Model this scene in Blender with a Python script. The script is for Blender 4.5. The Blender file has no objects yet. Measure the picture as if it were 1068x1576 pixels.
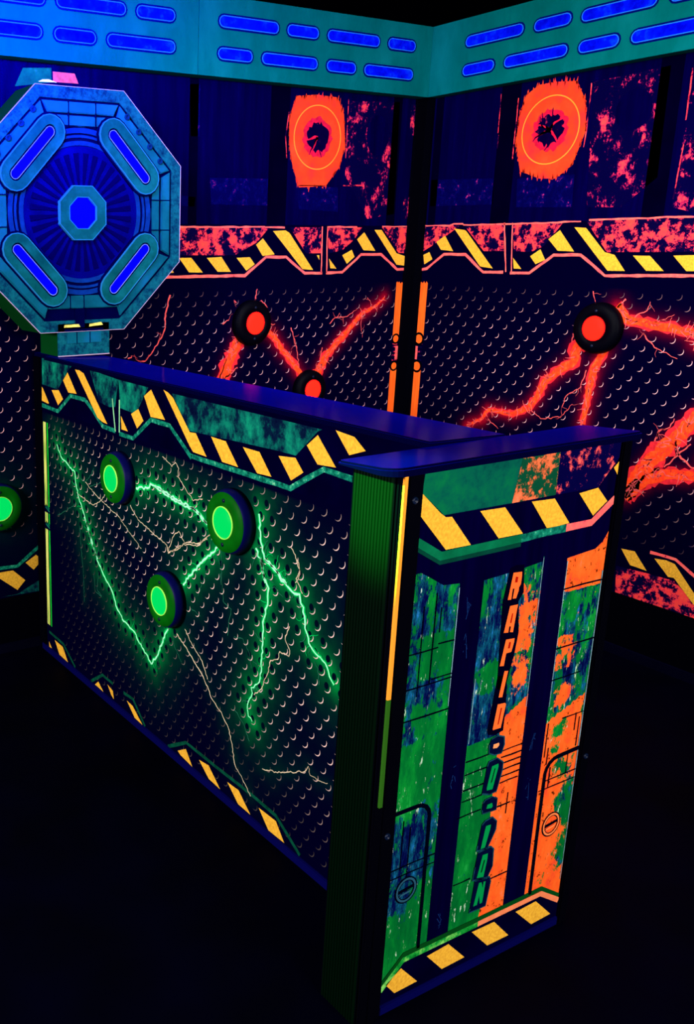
import bpy, bmesh, math, random
import numpy as np
from mathutils import Vector, Matrix
from mathutils.geometry import tessellate_polygon

random.seed(7)
S = bpy.context.scene
COL = S.collection

# ------------------------------------------------------------------ camera
RIGHT = Vector((0.8778389, -0.478925, -0.0054552))
UP = Vector((0.1267518, 0.2213142, 0.9669302))
FWD = Vector((0.4618798, 0.8495004, -0.2549828))
cd = bpy.data.cameras.new('camera'); cam = bpy.data.objects.new('camera', cd); COL.objects.link(cam)
cd.sensor_fit = 'VERTICAL'; cd.sensor_height = 36.0
cd.lens = 1430.6 / 1576 * 36
cd.shift_x = (534 - 162.58) / 1576; cd.shift_y = -(788 - 761.98) / 1576
cd.clip_start = 0.02
m = Matrix((RIGHT, UP, -FWD)).transposed().to_4x4(); m.translation = Vector((0, 0, 1.5052))
cam.matrix_world = m
S.camera = cam

# ------------------------------------------------------------------ world, exposure
w = bpy.data.worlds.new('dark_room'); S.world = w; w.use_nodes = True
bg = w.node_tree.nodes['Background']; bg.inputs[0].default_value = (0.01, 0.01, 0.06, 1); bg.inputs[1].default_value = 0.05
S.view_settings.view_transform = 'Standard'; S.view_settings.look = 'None'
S.view_settings.exposure = 0.0; S.view_settings.gamma = 1.0; S.view_settings.use_curve_mapping = False

# ------------------------------------------------------------------ unseen lamps; the white ones are added fill for the fluorescent prints
def area(name, loc, target, sx, sy, power, color=(1, 1, 1), spread=180):
    l = bpy.data.lights.new(name, 'AREA'); l.shape = 'RECTANGLE'; l.size = sx; l.size_y = sy
    l.energy = power; l.color = color; l.spread = math.radians(spread)
    o = bpy.data.objects.new(name, l); COL.objects.link(o); o.location = loc
    o.rotation_euler = (Vector(target) - Vector(loc)).to_track_quat('-Z', 'Y').to_euler()
    return o
area('fill_lamp', (-2.1, 1.5, 1.9), (1.4, 2.1, 0.6), 1.8, 0.6, LAMP_A := 195)
area('fill_lamp', (1.3, -2.1, 1.9), (1.5, 1.1, 0.55), 1.6, 0.6, LAMP_B := 156)
area('fill_lamp', (2.2, 1.3, 2.34), (2.35, 3.1, 0.7), 1.6, 0.3, LAMP_C := 15, (1, 1, 1), 120)
area('fill_lamp', (1.75, 2.0, 2.34), (3.28, 2.1, 0.7), 1.6, 0.3, LAMP_D := 19, (1, 1, 1), 120)
area('blue_black_light', (0.9, 2.3, 2.2), (1.25, 3.07, 2.24), 0.5, 0.1, LAMP_BLUE := 42, (0.0, 0.02, 1.0), 110)

sl = bpy.data.lights.new('green_spot', 'SPOT'); sl.energy = 7000; sl.color = (0.05, 1, 0.1); sl.spot_size = math.radians(7); sl.spot_blend = 1; sl.shadow_soft_size = 0.03
so = bpy.data.objects.new('green_spot', sl); COL.objects.link(so); so.location = (-0.9, 1.4, 2.25)
so.rotation_euler = (Vector((1.15, 1.15, 1.09)) - so.location).to_track_quat('-Z', 'Y').to_euler()

# ------------------------------------------------------------------ materials
def lin(c):
    return tuple(((v / 255) / 12.92 if v / 255 <= 0.04045 else ((v / 255 + 0.055) / 1.055) ** 2.4) for v in c) + (1.0,)
MATS = {}
def mat(name, rgb, rough=0.9, spec=0.0, metal=0.0, noise=0.0, scale=40.0, emit=None, estr=0.0, bump=0.0, stretch=(1, 1, 1)):
    if name in MATS: return MATS[name]
    m = bpy.data.materials.new(name); m.use_nodes = True; nt = m.node_tree; N = nt.nodes
    p = N['Principled BSDF']; c = lin(rgb)
    p.inputs['Roughness'].default_value = rough; p.inputs['Specular IOR Level'].default_value = spec; p.inputs['Metallic'].default_value = metal
    tc = N.new('ShaderNodeTexCoord'); mp = N.new('ShaderNodeMapping'); mp.inputs['Scale'].default_value = stretch
    nt.links.new(tc.outputs['Object'], mp.inputs['Vector'])
    n = N.new('ShaderNodeTexNoise'); n.inputs['Scale'].default_value = scale; n.inputs['Detail'].default_value = 6
    nt.links.new(mp.outputs[0], n.inputs['Vector'])
    r = N.new('ShaderNodeValToRGB'); e = r.color_ramp.elements
    e[0].position = 0.3; e[1].position = 0.7
    e[0].color = tuple(v * (1 - noise) for v in c[:3]) + (1,); e[1].color = tuple(min(1, v * (1 + noise * 0.5)) for v in c[:3]) + (1,)
    nt.links.new(n.outputs['Fac'], r.inputs['Fac']); nt.links.new(r.outputs['Color'], p.inputs['Base Color'])
    if emit:
        p.inputs['Emission Color'].default_value = tuple(emit) + (1,); p.inputs['Emission Strength'].default_value = estr
    if bump:
        b = N.new('ShaderNodeBump'); b.inputs['Strength'].default_value = bump; b.inputs['Distance'].default_value = 0.003
        nt.links.new(n.outputs['Fac'], b.inputs['Height']); nt.links.new(b.outputs[0], p.inputs['Normal'])
    MATS[name] = m; return m

def grunge(name, base, stops, scale=14, detail=9, rough=0.65, stretch=(1, 1, 1), speck=None, dist=0.0):
    """noise stencil: stops = [(position, rgb), ...] through one colour ramp"""
    if name in MATS: return MATS[name]
    m = bpy.data.materials.new(name); m.use_nodes = True; nt = m.node_tree; N = nt.nodes
    p = N['Principled BSDF']; p.inputs['Roughness'].default_value = 0.95; p.inputs['Specular IOR Level'].default_value = 0.0
    tc = N.new('ShaderNodeTexCoord'); mp = N.new('ShaderNodeMapping'); mp.inputs['Scale'].default_value = stretch
    nt.links.new(tc.outputs['Object'], mp.inputs['Vector'])
    n = N.new('ShaderNodeTexNoise'); n.inputs['Scale'].default_value = scale; n.inputs['Detail'].default_value = detail; n.inputs['Roughness'].default_value = rough
    n.inputs['Distortion'].default_value = dist
    nt.links.new(mp.outputs[0], n.inputs['Vector'])
    r = N.new('ShaderNodeValToRGB'); cr = r.color_ramp
    while len(cr.elements) > 1: cr.elements.remove(cr.elements[-1])
    cr.elements[0].position = stops[0][0]; cr.elements[0].color = lin(stops[0][1])
    for pos, rgb in stops[1:]:
        e = cr.elements.new(pos); e.color = lin(rgb)
    nt.links.new(n.outputs['Fac'], r.inputs['Fac']); nt.links.new(r.outputs['Color'], p.inputs['Base Color'])
    MATS[name] = m; return m

def field_mat(name, dark, glow):
    """printed plate: dark ink with a printed glow round the bolts, read from the 'glow' attribute"""
    if name in MATS: return MATS[name]
    m = bpy.data.materials.new(name); m.use_nodes = True; nt = m.node_tree; N = nt.nodes
    p = N['Principled BSDF']; p.inputs['Roughness'].default_value = 0.95; p.inputs['Specular IOR Level'].default_value = 0.0
    at = N.new('ShaderNodeAttribute'); at.attribute_name = 'glow'
    tc = N.new('ShaderNodeTexCoord'); n = N.new('ShaderNodeTexNoise'); n.inputs['Scale'].default_value = 22; n.inputs['Detail'].default_value = 6
    nt.links.new(tc.outputs['Object'], n.inputs['Vector'])
    mr = N.new('ShaderNodeMapRange'); mr.inputs[1].default_value = 0.3; mr.inputs[2].default_value = 0.7; mr.inputs[3].default_value = 0.55; mr.inputs[4].default_value = 1.25
    nt.links.new(n.outputs['Fac'], mr.inputs[0])
    mu = N.new('ShaderNodeMath'); mu.operation = 'MULTIPLY'
    nt.links.new(at.outputs['Fac'], mu.inputs[0]); nt.links.new(mr.outputs[0], mu.inputs[1])
    mx = N.new('ShaderNodeMix'); mx.data_type = 'RGBA'; mx.inputs['A'].default_value = lin(dark); mx.inputs['B'].default_value = lin(glow)
    nt.links.new(mu.outputs[0], mx.inputs['Factor']); nt.links.new(mx.outputs['Result'], p.inputs['Base Color'])
    MATS[name] = m; return m

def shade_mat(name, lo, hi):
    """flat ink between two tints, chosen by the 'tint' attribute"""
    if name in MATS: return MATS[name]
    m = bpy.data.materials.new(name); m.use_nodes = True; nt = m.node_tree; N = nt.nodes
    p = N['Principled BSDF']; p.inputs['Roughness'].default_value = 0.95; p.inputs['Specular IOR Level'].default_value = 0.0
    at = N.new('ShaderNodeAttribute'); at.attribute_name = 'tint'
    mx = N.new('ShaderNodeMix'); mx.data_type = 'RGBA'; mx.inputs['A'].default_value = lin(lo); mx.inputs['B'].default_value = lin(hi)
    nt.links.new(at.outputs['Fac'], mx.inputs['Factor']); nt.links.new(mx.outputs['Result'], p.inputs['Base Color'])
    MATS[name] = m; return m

BLACK = mat('black_matt_frame', (1, 1, 6), 0.7, 0.01)
YELLOW = mat('hazard_yellow_ink', (255, 178, 52), 0.9, 0, 0, 0.28, 160)
NAVY_INK = mat('navy_ink', (1, 0, 30), noise=0.4, scale=9)

# ------------------------------------------------------------------ mesh helpers
def new_obj(name, bm, mats, parent=None, origin=(0, 0, 0), smooth=False):
    """bm holds world coordinates; the mesh is stored relative to origin (its thing's base)"""
    o0 = Vector(origin)
    for v in bm.verts: v.co -= o0
    me = bpy.data.meshes.new(name); bm.to_mesh(me); bm.free()
    for mm in (mats if isinstance(mats, (list, tuple)) else [mats]): me.materials.append(mm)
    if smooth:
        for p in me.polygons: p.use_smooth = True
    o = bpy.data.objects.new(name, me); COL.objects.link(o)
    if parent: o.parent = parent
    else: o.location = o0
    return o
def thing(name, label, cat, loc, group=None):
    o = bpy.data.objects.new(name, None); COL.objects.link(o); o.location = loc; o.empty_display_size = 0.1
    o['label'] = label; o['category'] = cat
    if group: o['group'] = group
    return o
def tag(o, label, cat, group=None):
    o['label'] = label; o['category'] = cat
    if group: o['group'] = group
    return o
def struct(o): o['kind'] = 'structure'; return o

def box(bm, x0, y0, z0, x1, y1, z1, mi=0, bevel=0.0):
    r = bmesh.ops.create_cube(bm, size=1)
    for v in r['verts']:
        v.co = Vector(((x0 + x1) / 2 + v.co.x * (x1 - x0), (y0 + y1) / 2 + v.co.y * (y1 - y0), (z0 + z1) / 2 + v.co.z * (z1 - z0)))
    fs = {f for v in r['verts'] for f in v.link_faces}
    for f in fs: f.material_index = mi
    if bevel:
        es = list({e for v in r['verts'] for e in v.link_edges})
        bmesh.ops.bevel(bm, geom=es, offset=bevel, segments=2, affect='EDGES', clamp_overlap=True)
def prism(bm, outline, fn, d0, d1, mi=0, bevel=0.0):
    """outline: 2-D points; fn(u, v, d) -> world point; extruded from depth d0 (back) to d1 (front)"""
    A = [bm.verts.new(fn(u, v, d0)) for u, v in outline]; B = [bm.verts.new(fn(u, v, d1)) for u, v in outline]
    n = len(outline); fs = []
    fs.append(bm.faces.new(B)); fs.append(bm.faces.new(A[::-1]))
    for i in range(n): fs.append(bm.faces.new((A[i], A[(i + 1) % n], B[(i + 1) % n], B[i])))
    for f in fs: f.material_index = mi
    bmesh.ops.recalc_face_normals(bm, faces=fs)
    if bevel:
        es = [e for e in fs[0].edges]
        bmesh.ops.bevel(bm, geom=es, offset=bevel, segments=2, affect='EDGES', clamp_overlap=True)
def ring_prism(bm, outer, inner, fn, d0, d1, mi=0):
    n = len(outer); V = {}
    for key, pts, d in (('ob', outer, d0), ('of', outer, d1), ('ib', inner, d0), ('if', inner, d1)):
        V[key] = [bm.verts.new(fn(u, v, d)) for u, v in pts]
    fs = []
    for i in range(n):
        j = (i + 1) % n
        fs.append(bm.faces.new((V['of'][i], V['of'][j], V['if'][j], V['if'][i])))
        fs.append(bm.faces.new((V['ob'][i], V['ob'][j], V['of'][j], V['of'][i])))
        fs.append(bm.faces.new((V['if'][i], V['if'][j], V['ib'][j], V['ib'][i])))
        fs.append(bm.faces.new((V['ob'][j], V['ob'][i], V['ib'][i], V['ib'][j])))
    for f in fs: f.material_index = mi
    bmesh.ops.recalc_face_normals(bm, faces=fs)
def circle(cx, cz, r, n=32, a0=0.0, rz=None):
    return [(cx + r * math.cos(a0 + 2 * math.pi * i / n), cz + (rz or r) * math.sin(a0 + 2 * math.pi * i / n)) for i in range(n)]
def capsule(ax, az, bx, bz, r, n=8):
    a = math.atan2(bz - az, bx - ax); out = []
    for i in range(n + 1):
        t = a - math.pi / 2 + math.pi * i / n; out.append((bx + r * math.cos(t), bz + r * math.sin(t)))
    for i in range(n + 1):
        t = a + math.pi / 2 + math.pi * i / n; out.append((ax + r * math.cos(t), az + r * math.sin(t)))
    return out
def lathe(bm, prof, c, axis, n=40, mi=0):
    """prof: (radius, height along axis) pairs"""
    axis = Vector(axis).normalized(); u = axis.orthogonal().normalized(); v = axis.cross(u); c = Vector(c); rings = []
    for r, h in prof:
        if r < 1e-6: rings.append([bm.verts.new(c + axis * h)])
        else: rings.append([bm.verts.new(c + axis * h + u * (r * math.cos(2 * math.pi * i / n)) + v * (r * math.sin(2 * math.pi * i / n))) for i in range(n)])
    fs = []
    for A, B in zip(rings, rings[1:]):
        for i in range(n):
            j = (i + 1) % n
            q = [A[i % len(A)], A[j % len(A)], B[j % len(B)], B[i % len(B)]]
            q2 = []
            for x in q:
                if x not in q2: q2.append(x)
            if len(q2) > 2: fs.append(bm.faces.new(q2))
    for f in fs: f.material_index = mi; f.smooth = True
    bmesh.ops.recalc_face_normals(bm, faces=fs)

# ------------------------------------------------------------------ printed art (coordinates in millimetres on the panels)
ART = {
'C': {
 'yellow': [[(3037,1031),(3027,1025),(2980,980),(2984,976),(3040,980)],[(2955,1029),(2897,1036),(2865,1009),(2905,982)],[(2826,1105),(2760,1041),(2823,1037),(2862,1074)],[(2770,1121),(2739,1122),(2707,1115),(2547,972),(2580,974),(2614,983)],[(2460,1012),(2417,970),(2456,970)],[(2398,1027),(2355,1048),(2325,1017),(2362,988)],[(2283,1115),(2206,1038),(2284,1035),(2322,1091)],[(2216,1123),(2191,1118),(2166,1107),(2079,1024),(2050,1026),(1997,971),(2061,972),(2078,985)],[(1979,1029),(1913,1028),(1857,971),(1926,971)],[(1840,1026),(1773,1026),(1723,974),(1779,971)],[(1700,1030),(1639,1037),(1609,1008),(1651,980)],[(1567,1103),(1503,1041),(1563,1036),(1602,1073)],[(1511,1123),(1452,1118),(1417,1094),(1465,1076)],[(2648,28),(2622,50),(2585,27)],[(2556,68),(2518,60),(2511,32),(2529,40)],[(2423,67),(2385,65),(2321,26),(2371,28)],[(2114,39),(2070,67),(2034,26),(2098,32)],[(2001,67),(1952,74),(1893,29),(1950,32)],[(1861,70),(1809,73),(1753,29),(1809,30)],[(1720,70),(1648,72),(1611,29),(1676,28)],[(3025,48),(3000,28),(3022,26)],[(2972,73),(2903,71),(2861,26),(2933,28)]],
 'trim': [[(3040,964),(2909,960),(2808,1028),(2699,1029),(2646,1001),(2610,979),(2580,960),(2496,958)],[(2471,954),(2387,954),(2284,1026),(2183,1026),(2069,955)],[(2071,959),(1653,961),(1542,1029),(1451,1026)],[(2678,28),(2592,88),(2518,87)],[(2445,85),(2383,90),(2306,28)],[(2169,26),(2070,88),(1913,88),(1752,91),(1650,87),(1551,31)],[(3021,89),(2899,85),(2802,30)]],
 'whiteline': [[(2514,1058),(2496,957)],[(2469,1060),(2471,958)]],
 'grunge': [[(3033,1148),(2789,1161),(2826,1109),(2906,1038),(2961,1038),(3036,1040)],[(2666,1132),(2476,1121),(2498,1033),(2536,1028),(2604,1035)],[(2476,1121),(2300,1119),(2357,1048),(2388,1031),(2465,1035)],[(2172,1118),(1555,1117),(1569,1110),(1639,1042),(1715,1041),(2087,1027)]],
 'strip': [[(3033,916),(3013,919),(3008,110),(3025,109)]],
 'strip2': [[(3008,908),(2995,903),(2994,110),(3005,111)]],
 'bolt': [([(2919,841),(2880,798),(2781,769),(2770,723),(2758,689),(2714,633),(2678,582),(2648,530),(2618,502)],5,8),([(2714,625),(2680,583),(2652,535),(2613,490),(2569,453),(2515,415),(2494,378),(2442,341),(2381,331),(2331,301),(2269,261)],8,8),([(2269,261),(2246,286),(2219,329),(2202,371),(2174,412)],7,8),([(2366,803),(2301,818),(2282,835),(2229,826),(2155,817),(2094,810),(2043,812),(1986,790)],9,9),([(2255,836),(2148,821),(2037,813),(1989,787),(1932,772)],9,8),([(1922,762),(1955,716),(2021,659),(2074,604),(2098,576)],9,9),([(1764,871),(1756,808),(1736,762),(1696,745),(1649,724)],7,9),([(1735,762),(1691,747),(1669,725),(1627,711),(1600,713),(1584,674),(1575,636),(1559,604),(1526,585),(1493,570),(1466,536)],9,5),([(1772,780),(1743,737),(1728,701)],7,8),([(1753,759),(1736,714),(1716,691),(1717,657),(1729,604),(1729,544),(1733,487),(1734,441),(1744,419),(1770,397),(1768,372),(1782,342),(1777,312),(1760,304)],8,4)],
 'thin': [([(2129,414),(2075,389),(2008,348),(1966,315),(1943,286),(1898,267),(1863,234),(1843,188),(1828,139),(1794,116),(1756,84)],5,3),([(2087,444),(2048,411),(1996,381),(1967,337)],4,4),([(2402,741),(2355,706),(2275,689),(2189,670),(2179,647)],3,4),([(2183,651),(2161,694),(2144,719),(2126,729),(2095,702),(2125,678),(2179,650)],3,3),([(2095,702),(2065,713),(2031,719),(1985,745)],3,3),([(2179,652),(2099,698),(2028,714),(1972,761)],3,3),([(2217,930),(2167,910),(2149,926),(2131,912),(2135,887),(2095,861),(2056,836),(2011,851)],3,3),([(2769,759),(2705,749),(2655,789),(2643,809)],2,2),([(2705,749),(2644,727),(2562,705),(2477,686),(2418,657),(2334,619)],3,2),([(2675,741),(2608,764),(2561,791)],2,2),([(2770,698),(2707,689),(2645,683),(2597,709),(2550,748)],3,3),([(2924,578),(2839,621),(2772,659)],2,2),([(2351,844),(2296,850),(2282,887)],2,2),([(2550,748),(2483,724)],2,2),([(1921,666),(1910,628),(1905,593),(1867,583),(1877,540),(1880,502)],2,2),([(1851,510),(1812,518),(1783,488),(1773,451)],2,2),([(1619,796),(1605,773),(1616,747),(1591,718)],3,3),([(1631,620),(1645,581),(1626,559),(1628,542),(1663,542),(1669,518),(1697,504),(1709,457),(1725,419),(1757,382)],3,3),([(1719,687),(1695,702),(1659,686)],2,2),([(1537,566),(1523,553),(1517,514)],2,2),([(1841,304),(1799,281),(1769,241)],2,2),([(1712,190),(1637,218),(1549,269),(1538,289),(1529,269),(1495,272),(1468,280)],3,2),([(2748,582),(2739,493),(2725,410),(2722,312)],2,2),([(2648,446),(2638,380),(2593,373)],2,2),([(2614,456),(2626,390),(2592,378)],2,2),([(2150,411),(2140,370),(2101,335)],2,2),([(2057,519),(2009,512)],2,2),([(1639,818),(1609,788),(1603,763),(1617,736)],3,3),([(1920,732),(1914,691),(1916,635)],2,2),([(1981,665),(2008,601),(2023,568)],2,2)],
},
'R': {
 'yellow': [[(3069,1476),(3035,1489),(3015,1458),(3059,1436)],[(3001,1531),(2955,1557),(2904,1492),(2972,1498)],[(2910,1586),(2851,1578),(2843,1573),(2692,1423),(2756,1430)],[(2599,1466),(2555,1423),(2591,1424)],[(2521,1472),(2478,1499),(2452,1459),(2493,1442)],[(2448,1536),(2402,1569),(2332,1490),(2402,1493)],[(2343,1578),(2295,1575),(2209,1488),(2169,1478),(2122,1422),(2189,1422)],[(2100,1476),(2037,1475),(1981,1424),(2044,1424)],[(1956,1476),(1880,1478),(1840,1426),(1904,1425)],[(1811,1478),(1749,1478),(1707,1428),(1768,1427)],[(1992,412),(1939,416),(1885,356),(1949,359)],[(1864,410),(1822,416),(1790,411),(1677,292),(1686,268),(1786,360),(1806,357)]],
 'trim': [[(3073,1414),(3043,1418),(2954,1480),(2838,1479),(2739,1407),(2640,1409)],[(2607,1407),(2517,1407),(2418,1477),(2304,1478),(2197,1404),(1670,1415)],[(1883,428),(1790,429),(1675,363),(1600,367)]],
 'line': [[(2657,1603),(2628,1410)],[(2619,1602),(2601,1409)],[(3096,1602),(2936,1598),(2914,1605),(2864,1604)],[(2864,1599),(2416,1596),(2390,1599),(2319,1599)],[(2287,1603),(1906,1603)],[(2733,2095),(2730,1948)],[(2650,2069),(2650,1843)],[(2727,1942),(2727,1891)],[(2342,2079),(2341,1964),(2344,1861)],[(1982,2073),(1979,1913)],[(1976,1836),(1985,1662)]],
 'grunge': [[(3104,1602),(2876,1599),(2999,1528),(3092,1482)],[(2857,1596),(2658,1596),(2648,1492),(2746,1492)],[(2617,1596),(2392,1596),(2466,1510),(2521,1488),(2599,1492)],[(2298,1599),(1786,1601),(1768,1488),(2201,1488)],[(2002,341),(1885,347),(1785,349),(1617,236),(1734,237),(1991,238)]],
 'strip': [[(3078,1347),(3031,1361),(3034,764),(3081,760)]],
 'red': [([(2238,1166),(2276,1136),(2280,1082),(2341,1037),(2392,992),(2417,932),(2450,881),(2526,841),(2582,844),(2646,841),(2671,801),(2748,758)],46,7),([(2160,1141),(2168,1119),(2190,1069),(2198,1004),(2205,927),(2209,850)],34,18),([(2135,1297),(2117,1283),(2094,1254),(2018,1243),(1935,1234),(1848,1221),(1726,1220)],34,26),([(2015,612),(1940,743),(1883,823),(1802,924),(1735,992)],62,52),([(2015,612),(1926,696),(1855,725),(1773,736),(1684,748)],52,34)],
 'redthin': [([(2062,1261),(2044,1277),(2019,1288),(2013,1318)],4,2.4),([(2023,1208),(1975,1162),(1921,1142),(1890,1130)],4,2.4),([(1988,1250),(1949,1262),(1922,1279)],3,1.7999999999999998),([(2223,1055),(2238,988),(2293,948),(2305,902)],4,2.4),([(2642,805),(2587,771)],4,2.4),([(2450,881),(2392,844),(2306,862),(2264,919)],3,1.7999999999999998),([(1926,833),(1917,875),(1879,892),(1869,924)],5,3.0),([(1920,844),(1914,872),(1892,883)],5,3.0),([(1853,849),(1832,798),(1788,766),(1736,757)],8,4.8),([(1879,748),(1845,792),(1800,845)],6,3.5999999999999996),([(2234,1347),(2221,1309)],4,2.4),([(2104,1324),(2132,1292)],7,4.2),([(2295,1188),(2296,1156)],6,3.5999999999999996)],
 'blob': [[(2617,2074),(2563,2104),(2493,2105),(2402,2095),(2357,2021),(2343,1917),(2383,1802),(2447,1758),(2519,1763),(2609,1796),(2642,1908),(2636,2008)]],
 'ring': [[(2616,1946),(2452,2054),(2372,1939),(2507,1812)]],
 'core': [[(2556,1910),(2531,1995),(2481,2009),(2431,1965),(2453,1890),(2509,1866)]],
 'patch': [[(2336,2082),(2056,2093),(2052,1817),(2050,1737),(2169,1643),(2303,1649)],[(1982,2085),(1867,2083),(1833,1596),(1987,1636),(1979,1913)]],
 'patch2': [[(3058,1792),(2729,1777),(2723,1676),(3053,1682)],[(2618,1769),(2369,1768),(2364,1651),(2611,1661)]],
 'hole': [[(2238,1979),(2175,2033),(2102,1962),(2156,1898)]],
},
'L': {
 'yellow': [[(2022,1474),(2079,1474),(2135,1417),(2069,1419)],[(2152,1473),(2222,1476),(2270,1418),(2205,1419)],[(2295,1472),(2362,1474),(2387,1446),(2346,1421)],[(2390,1522),(2424,1547),(2487,1484),(2425,1478)],[(2473,1576),(2537,1579),(2559,1569),(2694,1419),(2636,1423)],[(2709,1479),(2724,1479),(2725,1460)],[(2778,1465),(2823,1422),(2788,1425)],[(2850,1478),(2903,1500),(2921,1471),(2879,1442)],[(2929,1543),(2968,1573),(3039,1495),(2970,1498)],[(3026,1583),(3068,1583),(3167,1484),(3225,1470),(3231,1429),(3171,1435)],[(1881,1476),(1948,1475),(2000,1419),(1932,1418)],[(1751,1475),(1815,1474),(1865,1419),(1799,1418)]],
 'trim': [[(1624,1403),(1977,1403),(2340,1402),(2444,1474),(2547,1473),(2650,1406),(2745,1406)],[(2766,1406),(2857,1407),(2957,1480),(3074,1481),(3177,1415),(3231,1415)]],
 'line': [[(2732,1595),(2740,1405)],[(2761,1595),(2769,1404)],[(2025,1589),(2432,1592)],[(2432,1590),(2470,1592),(2534,1590)],[(2759,1594),(2926,1595)],[(3070,1597),(3226,1598)],[(2532,2030),(2518,1939),(2529,1857)],[(2837,2099),(2839,2011),(2839,1869)],[(2598,1755),(2739,1756)],[(2832,1761),(2940,1764)]],
 'grunge': [[(1678,1585),(2457,1590),(2391,1530),(2288,1482),(1677,1486)],[(2560,1591),(2727,1592),(2734,1487),(2652,1487)],[(2762,1592),(2955,1593),(2916,1544),(2849,1498),(2774,1486)],[(3070,1594),(3227,1595),(3239,1483),(3178,1486)]],
 'strip': [[(3188,1354),(3219,1359),(3217,779),(3179,784)]],
 'red': [([(2338,1195),(2313,1130),(2278,1066),(2237,976),(2208,917)],52,56),([(2432,1196),(2492,1157),(2548,1092),(2605,1036),(2657,979)],24,26),([(2728,953),(2753,994),(2785,1047),(2851,1108),(2932,1180),(2986,1232),(3058,1256),(3111,1293)],44,6)],
 'redthin': [([(2590,1184),(2614,1120),(2630,1077),(2641,1012)],5,3.0),([(2802,1191),(2829,1216),(2900,1219),(2955,1249)],4,2.4),([(2836,1216),(2856,1236)],3,1.7999999999999998),([(2397,1308),(2405,1348)],6,3.5999999999999996),([(2427,1302),(2460,1271)],5,3.0),([(2236,1214),(2266,1228)],5,3.0),([(2288,1306),(2301,1296)],5,3.0),([(3010,1296),(3042,1262)],3,1.7999999999999998),([(2767,1091),(2758,1027)],4,2.4),([(2451,1200),(2503,1203)],5,3.0),([(2986,1232),(2983,1178),(2995,1123)],3,1.7999999999999998),([(1985,1335),(1963,1265),(1960,1202),(1931,1154),(1906,1120),(1873,1086),(1840,1090)],7,4.2),([(1795,1101),(1811,1104),(1810,1111)],6,3.5999999999999996),([(2243,986),(2317,1033)],7,4.2),([(2224,988),(2265,1087)],6,3.5999999999999996)],
 'blob': [[(2565,2091),(2664,2103),(2779,2100),(2817,2038),(2833,1916),(2806,1830),(2739,1756),(2598,1747),(2562,1821),(2539,1903),(2533,2012)]],
 'ring': [[(2565,1937),(2676,2066),(2804,1953),(2683,1816)]],
 'core': [[(2631,1935),(2647,1982),(2678,1990),(2724,1977),(2737,1940),(2716,1902),(2685,1886),(2645,1903)]],
 'patch': [[(2832,2090),(3124,2104),(3127,1998),(3134,1650),(2980,1628),(2842,1802)],[(3191,2098),(3234,2101),(3233,1974),(3194,1974)],[(3185,1722),(3229,1722),(3224,1630),(3187,1630)]],
 'patch2': [[(2159,1772),(2447,1776),(2440,1674),(2168,1674)],[(2585,1752),(2806,1753),(2813,1655),(2603,1662)],[(2010,1706),(2094,1699),(2089,1664),(2011,1667)],[(2057,2099),(2106,2102),(2107,1919),(2067,1917)]],
 'hole': [[(2950,1960),(3004,2049),(3074,1966),(3012,1885)]],
 'gyellow': [[(1200,332),(1238,327),(1290,326),(1340,278),(1306,244)],[(1343,348),(1387,373),(1404,359),(1403,339),(1376,314)]],
 'gtrim': [[(1146,353),(1238,344),(1309,340),(1400,404)]],
 'ggrunge': [[(1234,227),(1305,227),(1402,269),(1403,223)]],
 'gpatch': [[(1386,2101),(1492,2109),(1491,2063),(1354,2041)]],
 'ppatch': [[(1441,2062),(1456,2070),(1482,2072),(1513,2064)]],
 'rpatch': [[(1497,2098),(1581,2098),(1596,2066),(1498,2065)]],
 'gbolt': [([(1246,542),(1258,522),(1290,495)],6,3),([(1254,532),(1271,489)],5,3)],
},
'E': {
 'yellow': [[(1224,1095),(1273,1053),(1288,1043),(1303,1042),(1360,980),(1295,981),(1225,1053)],[(1376,1042),(1443,1040),(1502,980),(1434,981)],[(1517,1041),(1584,1038),(1638,981),(1572,979)],[(1657,1039),(1715,1043),(1750,1011),(1710,986)],[(1757,1079),(1773,1091),(1775,1059)],[(1277,91),(1328,37),(1264,36),(1237,67)],[(1413,93),(1468,37),(1400,36),(1350,89)],[(1553,92),(1607,36),(1539,37),(1483,94)],[(1689,92),(1748,36),(1683,34),(1622,90)]],
 'trimA': [[(1222,1005),(1284,968),(1708,968)]],
 'trimB': [[(1708,968),(1774,1008)]],
 'trim2': [[(1223,68),(1282,116),(1401,116),(1511,114)]],
 'trim3': [[(1500,106),(1536,109),(1703,103),(1771,60)]],
 'top': [[(1229,1134),(1772,1131),(1773,1093),(1715,1043),(1284,1047),(1225,1095)]],
 'let': [[(1487,904),(1512,902),(1513,892),(1512,876),(1508,871),(1508,864),(1503,849),(1493,850),(1495,871),(1490,871),(1489,849),(1479,850)],[(1488,836),(1511,835),(1509,819),(1505,778),(1496,780),(1497,792),(1492,793),(1491,780),(1478,782)],[(1487,766),(1512,764),(1512,756),(1507,736),(1492,736),(1489,710),(1477,712)],[(1493,698),(1504,696),(1495,641),(1484,643)],[(1484,628),(1506,626),(1509,622),(1501,572),(1478,573),(1477,576)]],
 'lethole': [[(1495,895),(1502,893),(1501,882),(1494,883)],[(1496,819),(1499,819),(1497,799),(1493,800)],[(1497,759),(1502,758),(1501,745),(1495,746)],[(1494,618),(1498,617),(1493,583),(1490,581)],[(1496,482),(1499,482),(1493,452),(1489,450)],[(1495,267),(1499,267),(1493,239),(1489,239)]],
 'let2': [[(1485,539),(1501,539),(1503,533),(1497,528),(1485,530)]],
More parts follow.
